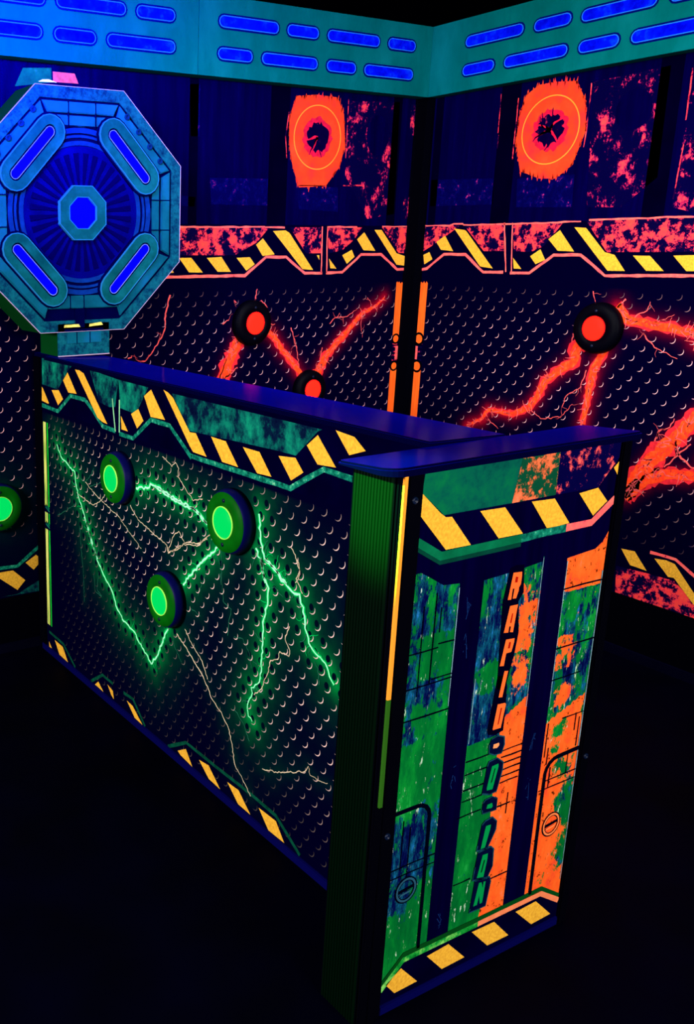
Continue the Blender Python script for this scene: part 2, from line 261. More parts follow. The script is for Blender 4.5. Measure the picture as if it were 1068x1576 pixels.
 'pill': [[(1478,552),(1497,556),(1516,548),(1519,530),(1513,512),(1492,513),(1475,522),(1473,541)],[(1474,492),(1478,502),(1502,504),(1522,489),(1522,471),(1511,425),(1491,423),(1467,432)],[(1474,408),(1480,414),(1500,416),(1516,407),(1517,380),(1476,383),(1473,392)],[(1478,356),(1487,363),(1508,365),(1523,351),(1523,331),(1502,292),(1470,297),(1471,309)],[(1475,291),(1513,294),(1523,285),(1526,242),(1513,217),(1467,227),(1471,258)],[(1475,224),(1521,218),(1526,204),(1518,146),(1467,148),(1469,157)]],
 'letg': [[(1488,489),(1507,490),(1508,482),(1497,434),(1480,436),(1479,442)],[(1487,401),(1501,401),(1504,392),(1501,389),(1485,392)],[(1490,350),(1505,349),(1505,341),(1494,298),(1481,298)],[(1490,281),(1506,280),(1506,266),(1500,225),(1479,229)],[(1488,214),(1496,213),(1502,196),(1502,212),(1509,211),(1505,160),(1498,159),(1493,182),(1489,160),(1478,160)]],
 'back': [[(1479,914),(1495,918),(1518,915),(1525,857),(1513,841),(1524,774),(1519,733),(1502,656),(1478,662),(1467,847)],[(1477,691),(1504,684),(1511,619),(1511,563),(1491,559),(1468,564),(1463,576)]],
 'roundL': [[(1219,461),(1268,456),(1301,455),(1315,447),(1319,425),(1329,228),(1319,123)]],
 'roundR': [[(1772,448),(1718,450),(1678,445),(1663,425),(1660,364),(1664,111)]],
 'emblem': [[(1245,295),(1295,307),(1301,286),(1267,260)],[(1683,277),(1714,310),(1740,295),(1704,251)]],
},
}


fC_ = fE_ = None
class Print:
    """one printed face: base sheet plus flat inks laid over it, all in one mesh"""
    def __init__(s, fn, flip):
        s.fn = fn; s.flip = flip; s.top = 1.134 if fn in (fC_, fE_) else 2.122; s.bm = bmesh.new(); s.mats = []; s.tint = s.bm.verts.layers.float.new('tint'); s.glow = s.bm.verts.layers.float.new('glow')
    def mi(s, m):
        if m not in s.mats: s.mats.append(m)
        return s.mats.index(m)
    def poly(s, pts, m, lay, tint=1.0, mm=True):
        k = 0.001 if mm else 1.0
        pts = [(p[0] * k, min(p[1] * k, s.top)) for p in pts]
        vs = [s.bm.verts.new(s.fn(u, z, 0.0004 * lay)) for u, z in pts]
        for v in vs: v[s.tint] = tint
        i = s.mi(m)
        for t in tessellate_polygon([[Vector((u, z, 0)) for u, z in pts]]):
            try: f = s.bm.faces.new([vs[q] for q in t]); f.material_index = i
            except ValueError: pass
    def quad(s, a, b, c, d, m, lay, tint=1.0): s.poly([a, b, c, d], m, lay, tint, False)
    def ribbon(s, pts, w0, w1, m, lay, jag=0.0, tint=1.0):
        """pts metres; widths metres; ragged edges when jag > 0"""
        n = len(pts); L = []; Rr = []
        for i, p in enumerate(pts):
            a = pts[max(0, i - 1)]; b = pts[min(n - 1, i + 1)]
            dx, dz = b[0] - a[0], b[1] - a[1]; l = math.hypot(dx, dz) or 1e-6
            nx, nz = -dz / l, dx / l; wd = (w0 + (w1 - w0) * i / (n - 1)) / 2
            ja = wd * (1 + random.uniform(-jag, jag)); jb = wd * (1 + random.uniform(-jag, jag))
            L.append((p[0] + nx * ja, p[1] + nz * ja)); Rr.append((p[0] - nx * jb, p[1] - nz * jb))
        i0 = s.mi(m)
        VL = [s.bm.verts.new(s.fn(u, z, 0.0004 * lay)) for u, z in L]; VR = [s.bm.verts.new(s.fn(u, z, 0.0004 * lay)) for u, z in Rr]
        for v in VL + VR: v[s.tint] = tint
        for i in range(n - 1):
            f = s.bm.faces.new((VL[i], VL[i + 1], VR[i + 1], VR[i])); f.material_index = i0
    def sheet(s, u0, z0, u1, z1, m, step, glow):
        nu = max(1, int((u1 - u0) / step)); nz = max(1, int((z1 - z0) / step)); g = []
        U = np.linspace(u0, u1, nu + 1); Zz = np.linspace(z0, z1, nz + 1)
        gl = glow(*np.meshgrid(U, Zz, indexing='ij')) if glow else np.zeros((nu + 1, nz + 1))
        i0 = s.mi(m)
        for i in range(nu + 1):
            row = []
            for j in range(nz + 1):
                v = s.bm.verts.new(s.fn(U[i], Zz[j], 0)); v[s.glow] = float(gl[i, j]); row.append(v)
            g.append(row)
        for i in range(nu):
            for j in range(nz):
                f = s.bm.faces.new((g[i][j], g[i + 1][j], g[i + 1][j + 1], g[i][j + 1])); f.material_index = i0
    def crescents(s, u0, z0, u1, z1, au, az, du, dz, m, rad, bright, dark=None, holes=None, avoid=()):
        """staggered rows of printed crescents; bright(u, z) in 0..1"""
        k0, k1 = int((u0 - au) / du), int((u1 - au) / du); sg = -1 if s.flip else 1
        for k in range(k0, k1 + 1):
            for j in range(int((z0 - az) / dz) - 1, int((z1 - az) / dz) + 2):
                if (k + j) % 2: continue
                u, z = au + k * du + random.uniform(-1, 1) * .0012, az + j * dz + random.uniform(-1, 1) * .0012
                if not (u0 < u < u1 and z0 < z < z1): continue
                if any(math.hypot(u - q[0], z - q[1]) < q[2] for q in avoid): continue
                b = bright(u, z)
                if b < 0.03: continue
                if dark and holes and holes(u, z) > 0.10: s.poly(circle(u - sg * rad * .2, z + rad * .35, rad * .6, 10, 0, rad * .75), dark, 1, 1, False)
                pts = []
                for i in range(9):
                    t = math.radians(-125 + 160 * i / 8); pts.append((u + sg * rad * math.cos(t), z + rad * math.sin(t)))
                for i in range(8, -1, -1):
                    t = math.radians(-125 + 160 * i / 8); th = 0.21 * math.sin(math.pi * (i + .3) / 8.6)
                    pts.append((u + sg * rad * (1 - th) * math.cos(t) - sg * rad * .02, z + rad * (1 - th) * math.sin(t)))
                s.poly(pts, m, 2, min(1, b * random.uniform(.8, 1.1)), False)
    def done(s, name, parent, origin): return new_obj(name, s.bm, s.mats, parent, origin)

def crooked(pts, seg=0.012, amp=0.22):
    """a polyline in mm -> finer jagged polyline in metres"""
    pts = [(p[0] * .001, p[1] * .001) for p in pts]; out = [pts[0]]
    for a, b in zip(pts, pts[1:]):
        l = math.hypot(b[0] - a[0], b[1] - a[1]); n = max(1, int(l / seg))
        for i in range(1, n + 1):
            t = i / n; q = random.uniform(-amp, amp) * l / n if i < n else 0
            out.append((a[0] + (b[0] - a[0]) * t - (b[1] - a[1]) / max(l, 1e-6) * q, a[1] + (b[1] - a[1]) * t + (b[0] - a[0]) / max(l, 1e-6) * q))
    return out
def dist_field(U, Zg, lines):
    """distance in metres to the nearest of several mm polylines"""
    d = np.full(U.shape, 9.0)
    for pts in lines:
        for (ax, az), (bx, bz) in zip(pts, pts[1:]):
            ax, az, bx, bz = ax * .001, az * .001, bx * .001, bz * .001
            l2 = (bx - ax) ** 2 + (bz - az) ** 2 + 1e-12
            t = np.clip(((U - ax) * (bx - ax) + (Zg - az) * (bz - az)) / l2, 0, 1)
            d = np.minimum(d, np.hypot(U - ax - t * (bx - ax), Zg - az - t * (bz - az)))
    return d
def mmpts(p): return [(q[0] * .001, q[1] * .001) for q in p]

# ------------------------------------------------------------------ the room
YW, XW, ZC = 3.117, 3.2835, 2.40        # back wall on the left, wall on the right, ceiling
X0, Y0 = -2.3, -2.3
WALLM = mat('dark_wall_paint', (2, 2, 14), 0.9, 0.0, noise=0.3, scale=6)
FLOORM = mat('dark_floor', (0, 0, 9), 0.6, 0.02, noise=0.5, scale=5, bump=0.05)
CEILM = mat('black_ceiling', (1, 1, 4), 1.0, 0.0, noise=0.3, scale=4)
def slab(name, a, b, m):
    bm = bmesh.new(); box(bm, *a, *b); return struct(new_obj(name, bm, m, None, ((a[0] + b[0]) / 2, (a[1] + b[1]) / 2, a[2])))
slab('floor', (X0, Y0, -0.1), (XW, YW, 0), FLOORM)
slab('ceiling', (X0, Y0, ZC), (XW, YW, ZC + .1), CEILM)
slab('wall_left', (X0, YW + .006, 0), (XW + .1, YW + .106, ZC), WALLM)
slab('wall_right', (XW + .006, Y0, 0), (XW + .106, YW + .006, ZC), WALLM)
slab('wall_back', (X0 - .1, Y0, 0), (X0, YW + .1, ZC), WALLM)
slab('wall_front', (X0, Y0 - .1, 0), (XW + .1, Y0, ZC), WALLM)
BASEM = mat('navy_baseboard', (1, 1, 20), 0.5, 0.05, noise=0.3, scale=8)
slab('baseboard_left', (X0, YW - .012, 0), (XW - .012, YW + .006, 0.035), BASEM)
slab('baseboard_right', (XW - .012, Y0, 0), (XW + .006, YW - .012, 0.035), BASEM)
bm = bmesh.new()                                                     # black angle in the corner
box(bm, XW - .066, YW - .012, 0.035, XW + .006, YW + .006, 2.12); box(bm, XW - .012, YW - .046, 0.035, XW + .006, YW - .012, 2.12)
struct(new_obj('trim_1', bm, BLACK, None, (XW, YW, 0.035)))

# ------------------------------------------------------------------ printed wall panels
fL = lambda u, z, d: Vector((u, YW - d, z))
fR = lambda u, z, d: Vector((XW - d, u, z))
RED = grunge('red_bolt_ink', None, [(0.30, (255, 45, 40)), (0.48, (255, 66, 24)), (0.62, (255, 84, 36)), (0.75, (255, 110, 80))], 60, 5)
RED_EDGE = mat('red_bolt_edge_ink', (235, 40, 52), noise=0.3, scale=60)
RED_HAIR = mat('salmon_hair_ink', (255, 92, 92), noise=0.3, scale=60)
RED_HAIR_DIM = mat('dim_red_hair_ink', (170, 62, 70), noise=0.4, scale=60)
ORANGE = grunge('orange_strip_ink', None, [(0.3, (255, 80, 22)), (0.55, (255, 102, 30)), (0.7, (255, 128, 40))], 24, 6, stretch=(9, 9, .4))
PINKTRIM = grunge('pink_trim_ink', None, [(0.30, (60, 6, 40)), (0.36, (255, 84, 92)), (0.55, (255, 104, 96)), (0.72, (255, 128, 110))], 40, 5)
RGRUNGE = grunge('red_rust_ink', None, [(0.0, (2, 0, 40)), (0.49, (6, 2, 45)), (0.51, (150, 18, 70)), (0.53, (255, 58, 70)), (0.62, (255, 72, 60)), (0.8, (255, 110, 96))], 17, 11, 0.75)
RPATCH = grunge('red_flake_ink', None, [(0.0, (2, 0, 44)), (0.535, (3, 1, 48)), (0.555, (130, 12, 80)), (0.58, (255, 50, 76)), (0.68, (255, 84, 70)), (0.8, (255, 130, 120))], 13, 11, 0.78, (1, 1, .75))
BPATCH = grunge('navy_flake_ink', None, [(0.0, (1, 0, 44)), (0.5, (2, 1, 62)), (0.60, (4, 4, 84)), (0.64, (150, 30, 110)), (0.68, (230, 70, 120))], 26, 11, 0.75)
BLOB = grunge('red_gauge_ink', None, [(0.3, (255, 44, 50)), (0.5, (255, 62, 30)), (0.7, (255, 74, 40))], 10, 4)
RING = mat('orange_ring_ink', (255, 150, 48)); GAUGE_IN = mat('crimson_ink', (222, 22, 62), noise=0.3, scale=50)
DARKHOLE = grunge('gauge_centre_ink', None, [(0.3, (2, 0, 34)), (0.62, (8, 0, 46)), (0.7, (200, 40, 80))], 30, 8)
WPLATE = field_mat('navy_plate_ink', (1, 0, 27), (190, 12, 34))
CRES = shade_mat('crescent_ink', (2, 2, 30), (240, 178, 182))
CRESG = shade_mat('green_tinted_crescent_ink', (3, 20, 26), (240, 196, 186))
WINK = grunge('upper_navy_ink', None, [(0.3, (1, 0, 34)), (0.6, (2, 0, 52)), (0.8, (4, 2, 74))], 4, 6, stretch=(6, 6, .5))
GTRIM = grunge('green_trim_ink', None, [(0.30, (2, 22, 34)), (0.45, (6, 92, 74)), (0.6, (24, 140, 108)), (0.72, (150, 225, 170))], 60, 6)
GGRUNGE = grunge('teal_rust_ink', None, [(0.30, (2, 2, 34)), (0.44, (4, 22, 48)), (0.56, (8, 96, 84)), (0.68, (14, 140, 104)), (0.80, (60, 200, 150))], 17, 9, 0.7, (1, 1, .8))
GBOLT = mat('green_bolt_ink', (0, 190, 84)); GHAIR = mat('pale_hair_ink', (224, 196, 160), noise=0.4, scale=30); GHAIRDIM = mat('dim_green_hair_ink', (40, 110, 84), noise=0.5, scale=30)
GCORE = mat('mint_bolt_core_ink', (170, 255, 200)); GPATCH = grunge('green_sheet_ink', None, [(0.3, (4, 70, 60)), (0.6, (6, 110, 76)), (0.75, (40, 140, 110))], 24, 8)

RLINE = grunge('broken_red_line_ink', None, [(0.3, (3, 0, 44)), (0.46, (40, 2, 50)), (0.52, (255, 52, 72)), (0.7, (255, 90, 90))], 18, 8, .7)
def wall_art(P, A, u0, u1, plate_m, cres_m, au, az, du, dz, bright, clusters, avoid, bands):
    reds = A.get('red', [])
    lines = [r[0] for r in reds]
    def glow(U, Zg):
        if not lines: return np.zeros(U.shape)
        d = dist_field(U, Zg, lines); return np.clip(0.55 * np.exp(-np.maximum(d - .012, 0) / .011), 0, 1) * (Zg < 1.36)
    P.sheet(u0, 0.035, u1, 2.122, plate_m, 0.012, glow)
    for a, b, z0, z1 in [(u0, u1, 1.60, 2.122)]:
        P.poly([(a, z0), (b, z0), (b, z1), (a, z1)], WINK, 1, 1, False)
    P.poly([(u0, .035), (u1, .035), (u1, .236), (u0, .236)], BLACK, 1, 1, False)
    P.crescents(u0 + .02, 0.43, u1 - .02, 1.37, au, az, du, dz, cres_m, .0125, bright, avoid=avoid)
    for a, b in bands: P.poly([(a, 1.60), (b, 1.60), (b, 2.122), (a, 2.122)], BANDM, 2, 1, False)
    for p in A.get('patch2', []): P.poly(p, BPATCH, 2)
    for p in A.get('patch', []): P.poly(p, RPATCH, 2)
    for p in A.get('hole', []):
        xs = [q[0] for q in p]; zs = [q[1] for q in p]
        P.poly(circle(sum(xs) / 4000, sum(zs) / 4000, (max(xs) - min(xs)) / 2000, 24, 0, (max(zs) - min(zs)) / 2000), WINK, 3, 1, False)
    for p in A.get('grunge', []): P.poly(p, RGRUNGE, 2)
    for p in A.get('line', []):
        hi = p[0][1] > 1650
        q = crooked(p, .03, .02); P.ribbon(q, .004 if hi else .006, .004 if hi else .006, RLINE if hi else PINKTRIM, 3, .5)
    for p in A.get('trim', []): P.ribbon(crooked(p, .03, .01), .011, .011, PINKTRIM, 3, .25)
    for p in A['yellow']: P.poly(p, YELLOW, 4)
    for p in A.get('strip', []): 
        us = [q[0] for q in p]; c0, c1 = min(us), max(us)
        z1, z0 = max(q[1] for q in p), 0.42 * 1000
        ends = []
        n = 7
        for i in range(n + 1): ends.append((c0 + (c1 - c0) * i / n, z1 + random.uniform(-9, 4)))
        for za, zb in ((1108, None), (z0, 985)):
            top = zb or None
            P.poly([(c0, za), (c1, za)] + ([(c1, top), (c0, top)] if top else ends[::-1]), ORANGE, 3)
        cc = (c0 + c1) / 2; w = (c1 - c0)
        for zc_, r in ((1108, .42), (985, .42)):            # printed clamp between the two lengths of strip
            P.poly(circle(cc * .001, zc_ * .001, w * .0006, 14), BLACK, 4, 1, False); P.poly(circle(cc * .001, zc_ * .001, w * .0004, 14), ORANGE, 5, 1, False)
        for zc_ in (1082, 1068, 1048, 1030, 1010):
            P.poly([(c0 + 3, zc_), (c1 - 5, zc_), (c1 - 5, zc_ + 8), (c0 + 3, zc_ + 8)], RGRUNGE, 3)
        P.poly([(c0 + w * .55, 1015), (c0 + w * .95, 1015), (c0 + w * .95, 1075), (c0 + w * .55, 1075)], RED_HAIR, 4)
    for pts, wa, wb in reds:
        q = crooked(pts, .014, .16); wa, wb = wa * .001, wb * .001
        P.ribbon(q, wa * 1.25, wb * 1.35, RED_EDGE, 3, .35); P.ribbon(q, wa * .86, wb * .86, RED, 4, .25)
        n = len(q)
        for k in range(int(n * 1.1)):                        # hairs leaving the bolt
            i = random.randrange(n); p = q[i]; ang = random.uniform(0, 2 * math.pi); ww = (wa + (wb - wa) * i / max(1, n - 1))
            l = ww * .5 + random.uniform(.006, .028); x, z = p; pl = [(x, z)]
            for s_ in range(4):
                ang += random.uniform(-.5, .5); x += math.cos(ang) * l / 4; z += math.sin(ang) * l / 4; pl.append((x, z))
            P.ribbon(pl, .0045, .0012, RED_HAIR, 5, .2)
        if wa > .03:
            for k in range(int(n * .7)):                     # dark veins inside the thick bolts
                i = random.randrange(n); p = q[i]; ww = (wa + (wb - wa) * i / max(1, n - 1)) * .3
                x, z = p[0] + random.uniform(-ww, ww), p[1] + random.uniform(-ww, ww)
                P.ribbon([(x, z), (x + random.uniform(-.012, .012), z + random.uniform(.004, .015))], .0035, .001, RED_EDGE, 5, .2)
    for pts, wa, wb in A.get('redthin', []):
        q = crooked(pts, .010, .3); P.ribbon(q, wa * .001, wb * .001, RED_HAIR, 4, .4)
        for k in range(max(1, len(q) // 5)):
            i = random.randrange(len(q)); x, z = q[i]; ang = random.uniform(0, 6.28); pl = [(x, z)]
            for s_ in range(4):
                ang += random.uniform(-.7, .7); x += math.cos(ang) * .008; z += math.sin(ang) * .008; pl.append((x, z))
            P.ribbon(pl, .003, .001, RED_HAIR_DIM, 4, .2)
    for c in clusters:                                        # round gauge print
        P.poly(c['blob'], BLOB, 3)
        bl = c['blob']
        for i in range(len(bl)):
            (ua, va), (ub, vb) = bl[i], bl[(i + 1) % len(bl)]
            for k in range(10):
                t = random.random(); u, v = ua + (ub - ua) * t, va + (vb - va) * t
                P.poly([(u - 3, v), (u + 3, v), (u + random.uniform(-3, 3), v + random.uniform(-22, 22))], BLOB, 3)
        (cu, cz), r = c['c'], c['r']
        for i in range(48):
            a0, a1 = 2 * math.pi * i / 48, 2 * math.pi * (i + 1) / 48
            P.poly([(cu + (r + .001) * math.cos(a0), cz + (r + .001) * math.sin(a0)), (cu + (r + .001) * math.cos(a1), cz + (r + .001) * math.sin(a1)),
                    (cu + (r - .003) * math.cos(a1), cz + (r - .003) * math.sin(a1)), (cu + (r - .003) * math.cos(a0), cz + (r - .003) * math.sin(a0))], RING, 4, 1, False)
        def rag(rad, j, n=44): return [(cu + rad * (1 + random.uniform(-j, j)) * math.cos(2 * math.pi * i / n), cz + rad * (1 + random.uniform(-j, j)) * math.sin(2 * math.pi * i / n)) for i in range(n)]
        P.poly(rag(r * .62, .10), GAUGE_IN, 4, 1, False); P.poly(rag(r * .46, .16), DARKHOLE, 5, 1, False)
        for k in range(c['cracks']):
            a = random.uniform(0, 6.28); x, z = cu, cz; pl = [(x, z)]
            for s_ in range(5): a += random.uniform(-.5, .5); x += math.cos(a) * r * .13; z += math.sin(a) * r * .13; pl.append((x, z))
            P.ribbon(pl, .012, .002, GAUGE_IN if k % 2 else DARKHOLE, 6, .4)

BANDM = mat('black_navy_band_ink', (1, 0, 22), noise=.3, scale=8)
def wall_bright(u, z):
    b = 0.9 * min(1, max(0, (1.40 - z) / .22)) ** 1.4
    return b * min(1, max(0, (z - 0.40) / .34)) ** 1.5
LA, RA = ART['L'], ART['R']
# the right panel's print carries on past the edge of the picture
RA['yellow'] += [[(u, 1478), (u - 48, 1478), (u - 84, 1410), (u - 36, 1410)] for u in range(1700, 1320, -108)]
RA['yellow'] += [[(u, 372), (u - 48, 372), (u - 84, 306), (u - 36, 306)] for u in range(1600, 1320, -108)]
RA['grunge'] += [[(1775, 1602), (1205, 1602), (1205, 1484), (1775, 1484)], [(1640, 300), (1205, 300), (1205, 236), (1640, 236)]]
RA['trim'] += [[(1700, 1406), (1205, 1406)], [(1640, 380), (1205, 380)]]
RA['patch'] += [[(1760, 2080), (1480, 2080), (1500, 1640), (1740, 1640)], [(1400, 2080), (1230, 2080), (1230, 1640), (1400, 1640)]]
RA['red'] += [([(1840, 1190), (1690, 1150), (1560, 1180), (1400, 1120), (1260, 1150)], 26, 8), ([(1740, 790), (1620, 880), (1500, 900), (1380, 990)], 50, 10), ([(1720, 710), (1560, 700), (1420, 640), (1290, 660)], 32, 6)]
# red panel on the left wall
def wall_panel(label, u0, u1, fn, z0=.035, z1=2.122):
    o = thing('wall_panel', label, 'wall panel', fn((u0 + u1) / 2, z0, 0))
    bm = bmesh.new(); a, b = fn(u0, z0, -.005), fn(u1, z1, -.0004)
    box(bm, min(a.x, b.x), min(a.y, b.y), z0, max(a.x, b.x), max(a.y, b.y), z1)
    new_obj('backing_board', bm, BLACK, o, o.location)
    return o
pl = wall_panel('red printed wall panel left of the corner, with two red button lights and a red bolt zigzag', 1.47, XW - .068, fL)
P = Print(fL, False)
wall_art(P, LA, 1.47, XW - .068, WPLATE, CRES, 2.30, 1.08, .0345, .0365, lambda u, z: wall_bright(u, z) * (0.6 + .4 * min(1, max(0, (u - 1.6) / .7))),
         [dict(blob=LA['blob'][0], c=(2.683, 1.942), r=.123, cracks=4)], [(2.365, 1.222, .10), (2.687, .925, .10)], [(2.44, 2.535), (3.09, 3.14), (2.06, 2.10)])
for p in LA['rpatch']: P.poly(p, RED_HAIR, 2)
P.done('printed_sheet', pl, pl.location)
# green panel further left, seen beside the counter
pg = wall_panel('dark printed wall panel at the left edge, with pale crescents and a cut-off green button light', 0.3, 1.47, fL)
P = Print(fL, False)
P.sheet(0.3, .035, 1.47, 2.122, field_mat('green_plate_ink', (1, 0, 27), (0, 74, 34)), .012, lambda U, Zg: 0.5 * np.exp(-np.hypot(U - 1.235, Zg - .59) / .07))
P.poly([(0.3, 1.6), (1.47, 1.6), (1.47, 2.122), (.3, 2.122)], WINK, 1, 1, False)
P.poly([(.3, .035), (1.47, .035), (1.47, .22), (.3, .22)], BLACK, 1, 1, False)
P.crescents(.32, .40, 1.42, 1.37, 1.33, .80, .0345, .0365, CRES, .0125, lambda u, z: min(1, max(0, (z - .44) / .22)) * min(1, max(0, (1.42 - z) / .2)), avoid=[(1.24, .583, .10)])
for p in LA['gyellow']: P.poly(p, YELLOW, 4)
for p in LA['gtrim']: P.ribbon(mmpts(p), .014, .014, GTRIM, 3, .1)
for p in LA['ggrunge']: P.poly(p, GGRUNGE, 2)
for p in LA['gpatch']: P.poly(p, GPATCH, 2)
for p in LA['ppatch']: P.poly(p, mat('pale_yellow_ink', (255, 250, 210)), 4)
for pts, wa, wb in LA['gbolt']: P.ribbon(crooked(pts, .008, .3), wa * .0008, .002, GBOLT, 4, .3)
for z in (1.43, 1.60): P.ribbon([(.3, z), (1.47, z)], .008, .008, GTRIM, 3, .2)
for k in range(6): P.poly([(.42 + k * .15, 1.46), (.49 + k * .15, 1.46), (.44 + k * .15, 1.53), (.37 + k * .15, 1.53)], YELLOW, 4, 1, False)
P.done('printed_sheet', pg, pg.location)
# red panel on the right wall
pr = wall_panel('red printed wall panel on the right wall, with one button light and thick forked bolts', 1.2, YW - .048, fR)
P = Print(fR, True)
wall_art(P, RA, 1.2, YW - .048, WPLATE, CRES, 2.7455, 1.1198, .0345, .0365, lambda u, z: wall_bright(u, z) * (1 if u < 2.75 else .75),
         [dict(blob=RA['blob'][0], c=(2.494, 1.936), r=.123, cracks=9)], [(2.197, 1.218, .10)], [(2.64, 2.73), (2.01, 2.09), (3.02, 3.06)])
P.done('printed_sheet', pr, pr.location)

# ------------------------------------------------------------------ fascia boards above the panels
FASC = grunge('teal_fascia_paint', None, [(0.3, (0, 84, 84)), (0.5, (0, 96, 97)), (0.7, (4, 108, 112))], 5, 7, stretch=(1, 1, .5))
SLOT = grunge('blue_slot_paint', None, [(0.35, (0, 2, 190)), (0.55, (0, 16, 236)), (0.7, (4, 60, 240))], 18, 6)
SLOTRIM = mat('pale_blue_rim_paint', (30, 112, 232)); SLOTDARK = mat('dark_blue_groove_paint', (0, 8, 92))
def fascia(label, u0, u1, plane, fn, slots):
    o = thing('fascia_board', label, 'fascia', fn((u0 + u1) / 2, 2.1235, 0))
    bm = bmesh.new(); a, b = fn(u0, 2.1235, -.056), fn(u1, 2.396, 0)
    box(bm, min(a.x, b.x), min(a.y, b.y), 2.1235, max(a.x, b.x), max(a.y, b.y), 2.396)
    new_obj('board', bm, FASC, o, o.location)
    for ua, ub, z in slots:
        ua, ub = min(ua, ub), max(ua, ub); r = .0215
        bm = bmesh.new()
        cap = lambda r: capsule(ua + .0215, z, ub - .0215, z, r, 6)
        ring_prism(bm, cap(.027), cap(.0205), fn, -.002, .0012, 0)
        ring_prism(bm, cap(.0205), cap(.0175), fn, -.002, .0030, 1)
        prism(bm, cap(.0175), fn, -.002, .0016, 2)
        new_obj('light_slot', bm, [SLOTDARK, SLOTRIM, SLOT], o, o.location)
    return o
YF, XF = 3.0671, 3.2341
fFL = lambda u, z, d: Vector((u, YF - d, z)); fFR = lambda u, z, d: Vector((XF - d, u, z))
fascia('teal fascia board with blue slots, above the octagonal emblem at the left', .9, 2.0605, YF, fFL,
       [(1.49, 1.758, 2.308), (1.799, 1.96, 2.308), (1.256, 1.437, 2.206), (1.48, 1.64, 2.206), (1.682, 1.962, 2.206), (1.27, 1.45, 2.308), (1.0, 1.22, 2.206), (.98, 1.24, 2.308)])
fascia('teal fascia board with eight blue slots, ending at the room corner from the left', 2.0625, XF, YF, fFL,
       [(2.149, 2.425, 2.312), (2.465, 2.621, 2.312), (2.665, 2.94, 2.312), (2.986, 3.14, 2.312), (2.147, 2.306, 2.203), (2.349, 2.622, 2.203), (2.668, 2.821, 2.203), (2.865, 3.136, 2.203)])
fascia('teal green fascia board with blue slots along the right wall', 1.0, YF - .0005, XF, fFR,
       [(2.617, 2.889, 2.306), (2.417, 2.572, 2.304), (2.101, 2.378, 2.300), (1.905, 2.06, 2.298), (2.738, 2.893, 2.199), (2.419, 2.693, 2.199), (2.221, 2.376, 2.197), (1.905, 2.179, 2.195), (1.7, 1.86, 2.19), (1.6, 1.86, 2.295)])

# ------------------------------------------------------------------ button lights
HUBBLK = mat('black_button_housing', (1, 1, 7), 0.5, 0.03); HUBBLU = mat('blue_black_button_housing', (2, 4, 70), 0.45, 0.1)
HUBGRN = mat('green_lit_button_plate', (2, 88, 8), 0.5, 0.04, noise=.3, scale=14)  # green light from the left is put into the plate colour
SCREW = mat('dark_screw_head', (2, 14, 40), 0.4, 0.2)
LRED = mat('red_lit_lens', (90, 6, 4), .4, .02, emit=(1.0, .0012, .0005), estr=28.0)
LGRN = mat('green_lit_lens', (0, 50, 16), .4, .02, emit=(0.0, .74, .12), estr=1.0)
LRIMG = mat('yellow_green_lens_rim', (170, 255, 90)); LRIMR = mat('dark_red_lens_rim', (150, 16, 22))
def button(label, c, n, R, rl, depth, green, grp):
    o = thing('button_light', label, 'button light', c, grp); n = Vector(n)
    bm = bmesh.new(); lathe(bm, [(0, 0), (R, 0), (R, depth * .45), (R * .97, depth * .75), (R * .93, depth * .92), (R * .88, depth)], c, n, 48)
    new_obj('housing', bm, HUBBLU if green else HUBBLK, o, c)
    bm = bmesh.new(); lathe(bm, [(R * .93, depth * .90), (R * .90, depth + .001), (R * .7, depth + .003), (rl, depth + .004), (rl, depth * .8)], c, n, 48)
    fp = new_obj('face_plate', bm, HUBGRN if green else HUBBLK, o, c)
    bm = bmesh.new(); lathe(bm, [(rl * 1.01, depth), (rl * 1.01, depth + .006), (rl * .965, depth + .007), (rl * .95, depth)], c, n, 40)
    new_obj('lens_rim', bm, LRIMG if green else LRIMR, o, c)
    bm = bmesh.new(); lathe(bm, [(rl * .96, depth), (rl * .96, depth + .004), (rl * .8, depth + .009), (rl * .4, depth + .0125), (0, depth + .0135)], c, n, 40)
    new_obj('lens', bm, LGRN if green else LRED, o, c)
    for s_ in (1, -1):
        bm = bmesh.new(); lathe(bm, [(.0055, depth), (.0055, depth + .0045), (.003, depth + .006), (0, depth + .006)], Vector(c) + Vector((0, 0, s_ * R * .68)) , n, 12)
        new_obj('screw', bm, SCREW, fp, c)
    return o
AX = 1.394                                                            # front face of the counter
button('red button light on the left wall panel, the higher of its two', (2.374, YW - .003, 1.213), (0, -1, 0), .092, .046, .03, False, 'red button lights')
button('red button light low on the left wall panel, cut off by the counter top', (2.695, YW - .003, .917), (0, -1, 0), .083, .044, .03, False, 'red button lights')
button('red button light on the right wall panel', (XW - .003, 2.190, 1.215), (-1, 0, 0), .094, .046, .03, False, 'red button lights')
button('green button light at the left edge of the picture, beside the counter', (1.235, YW - .003, .585), (0, -1, 0), .092, .046, .03, True, 'green button lights')
button('green button light on the counter front, uppermost at the left', (AX - .003, 2.455, .818), (-1, 0, 0), .084, .043, .034, True, 'green button lights')
button('green button light on the counter front, the large one at the right', (AX - .003, 1.862, .828), (-1, 0, 0), .086, .043, .034, True, 'green button lights')
button('green button light on the counter front, lowest of its three', (AX - .003, 2.165, .512), (-1, 0, 0), .084, .043, .034, True, 'green button lights')

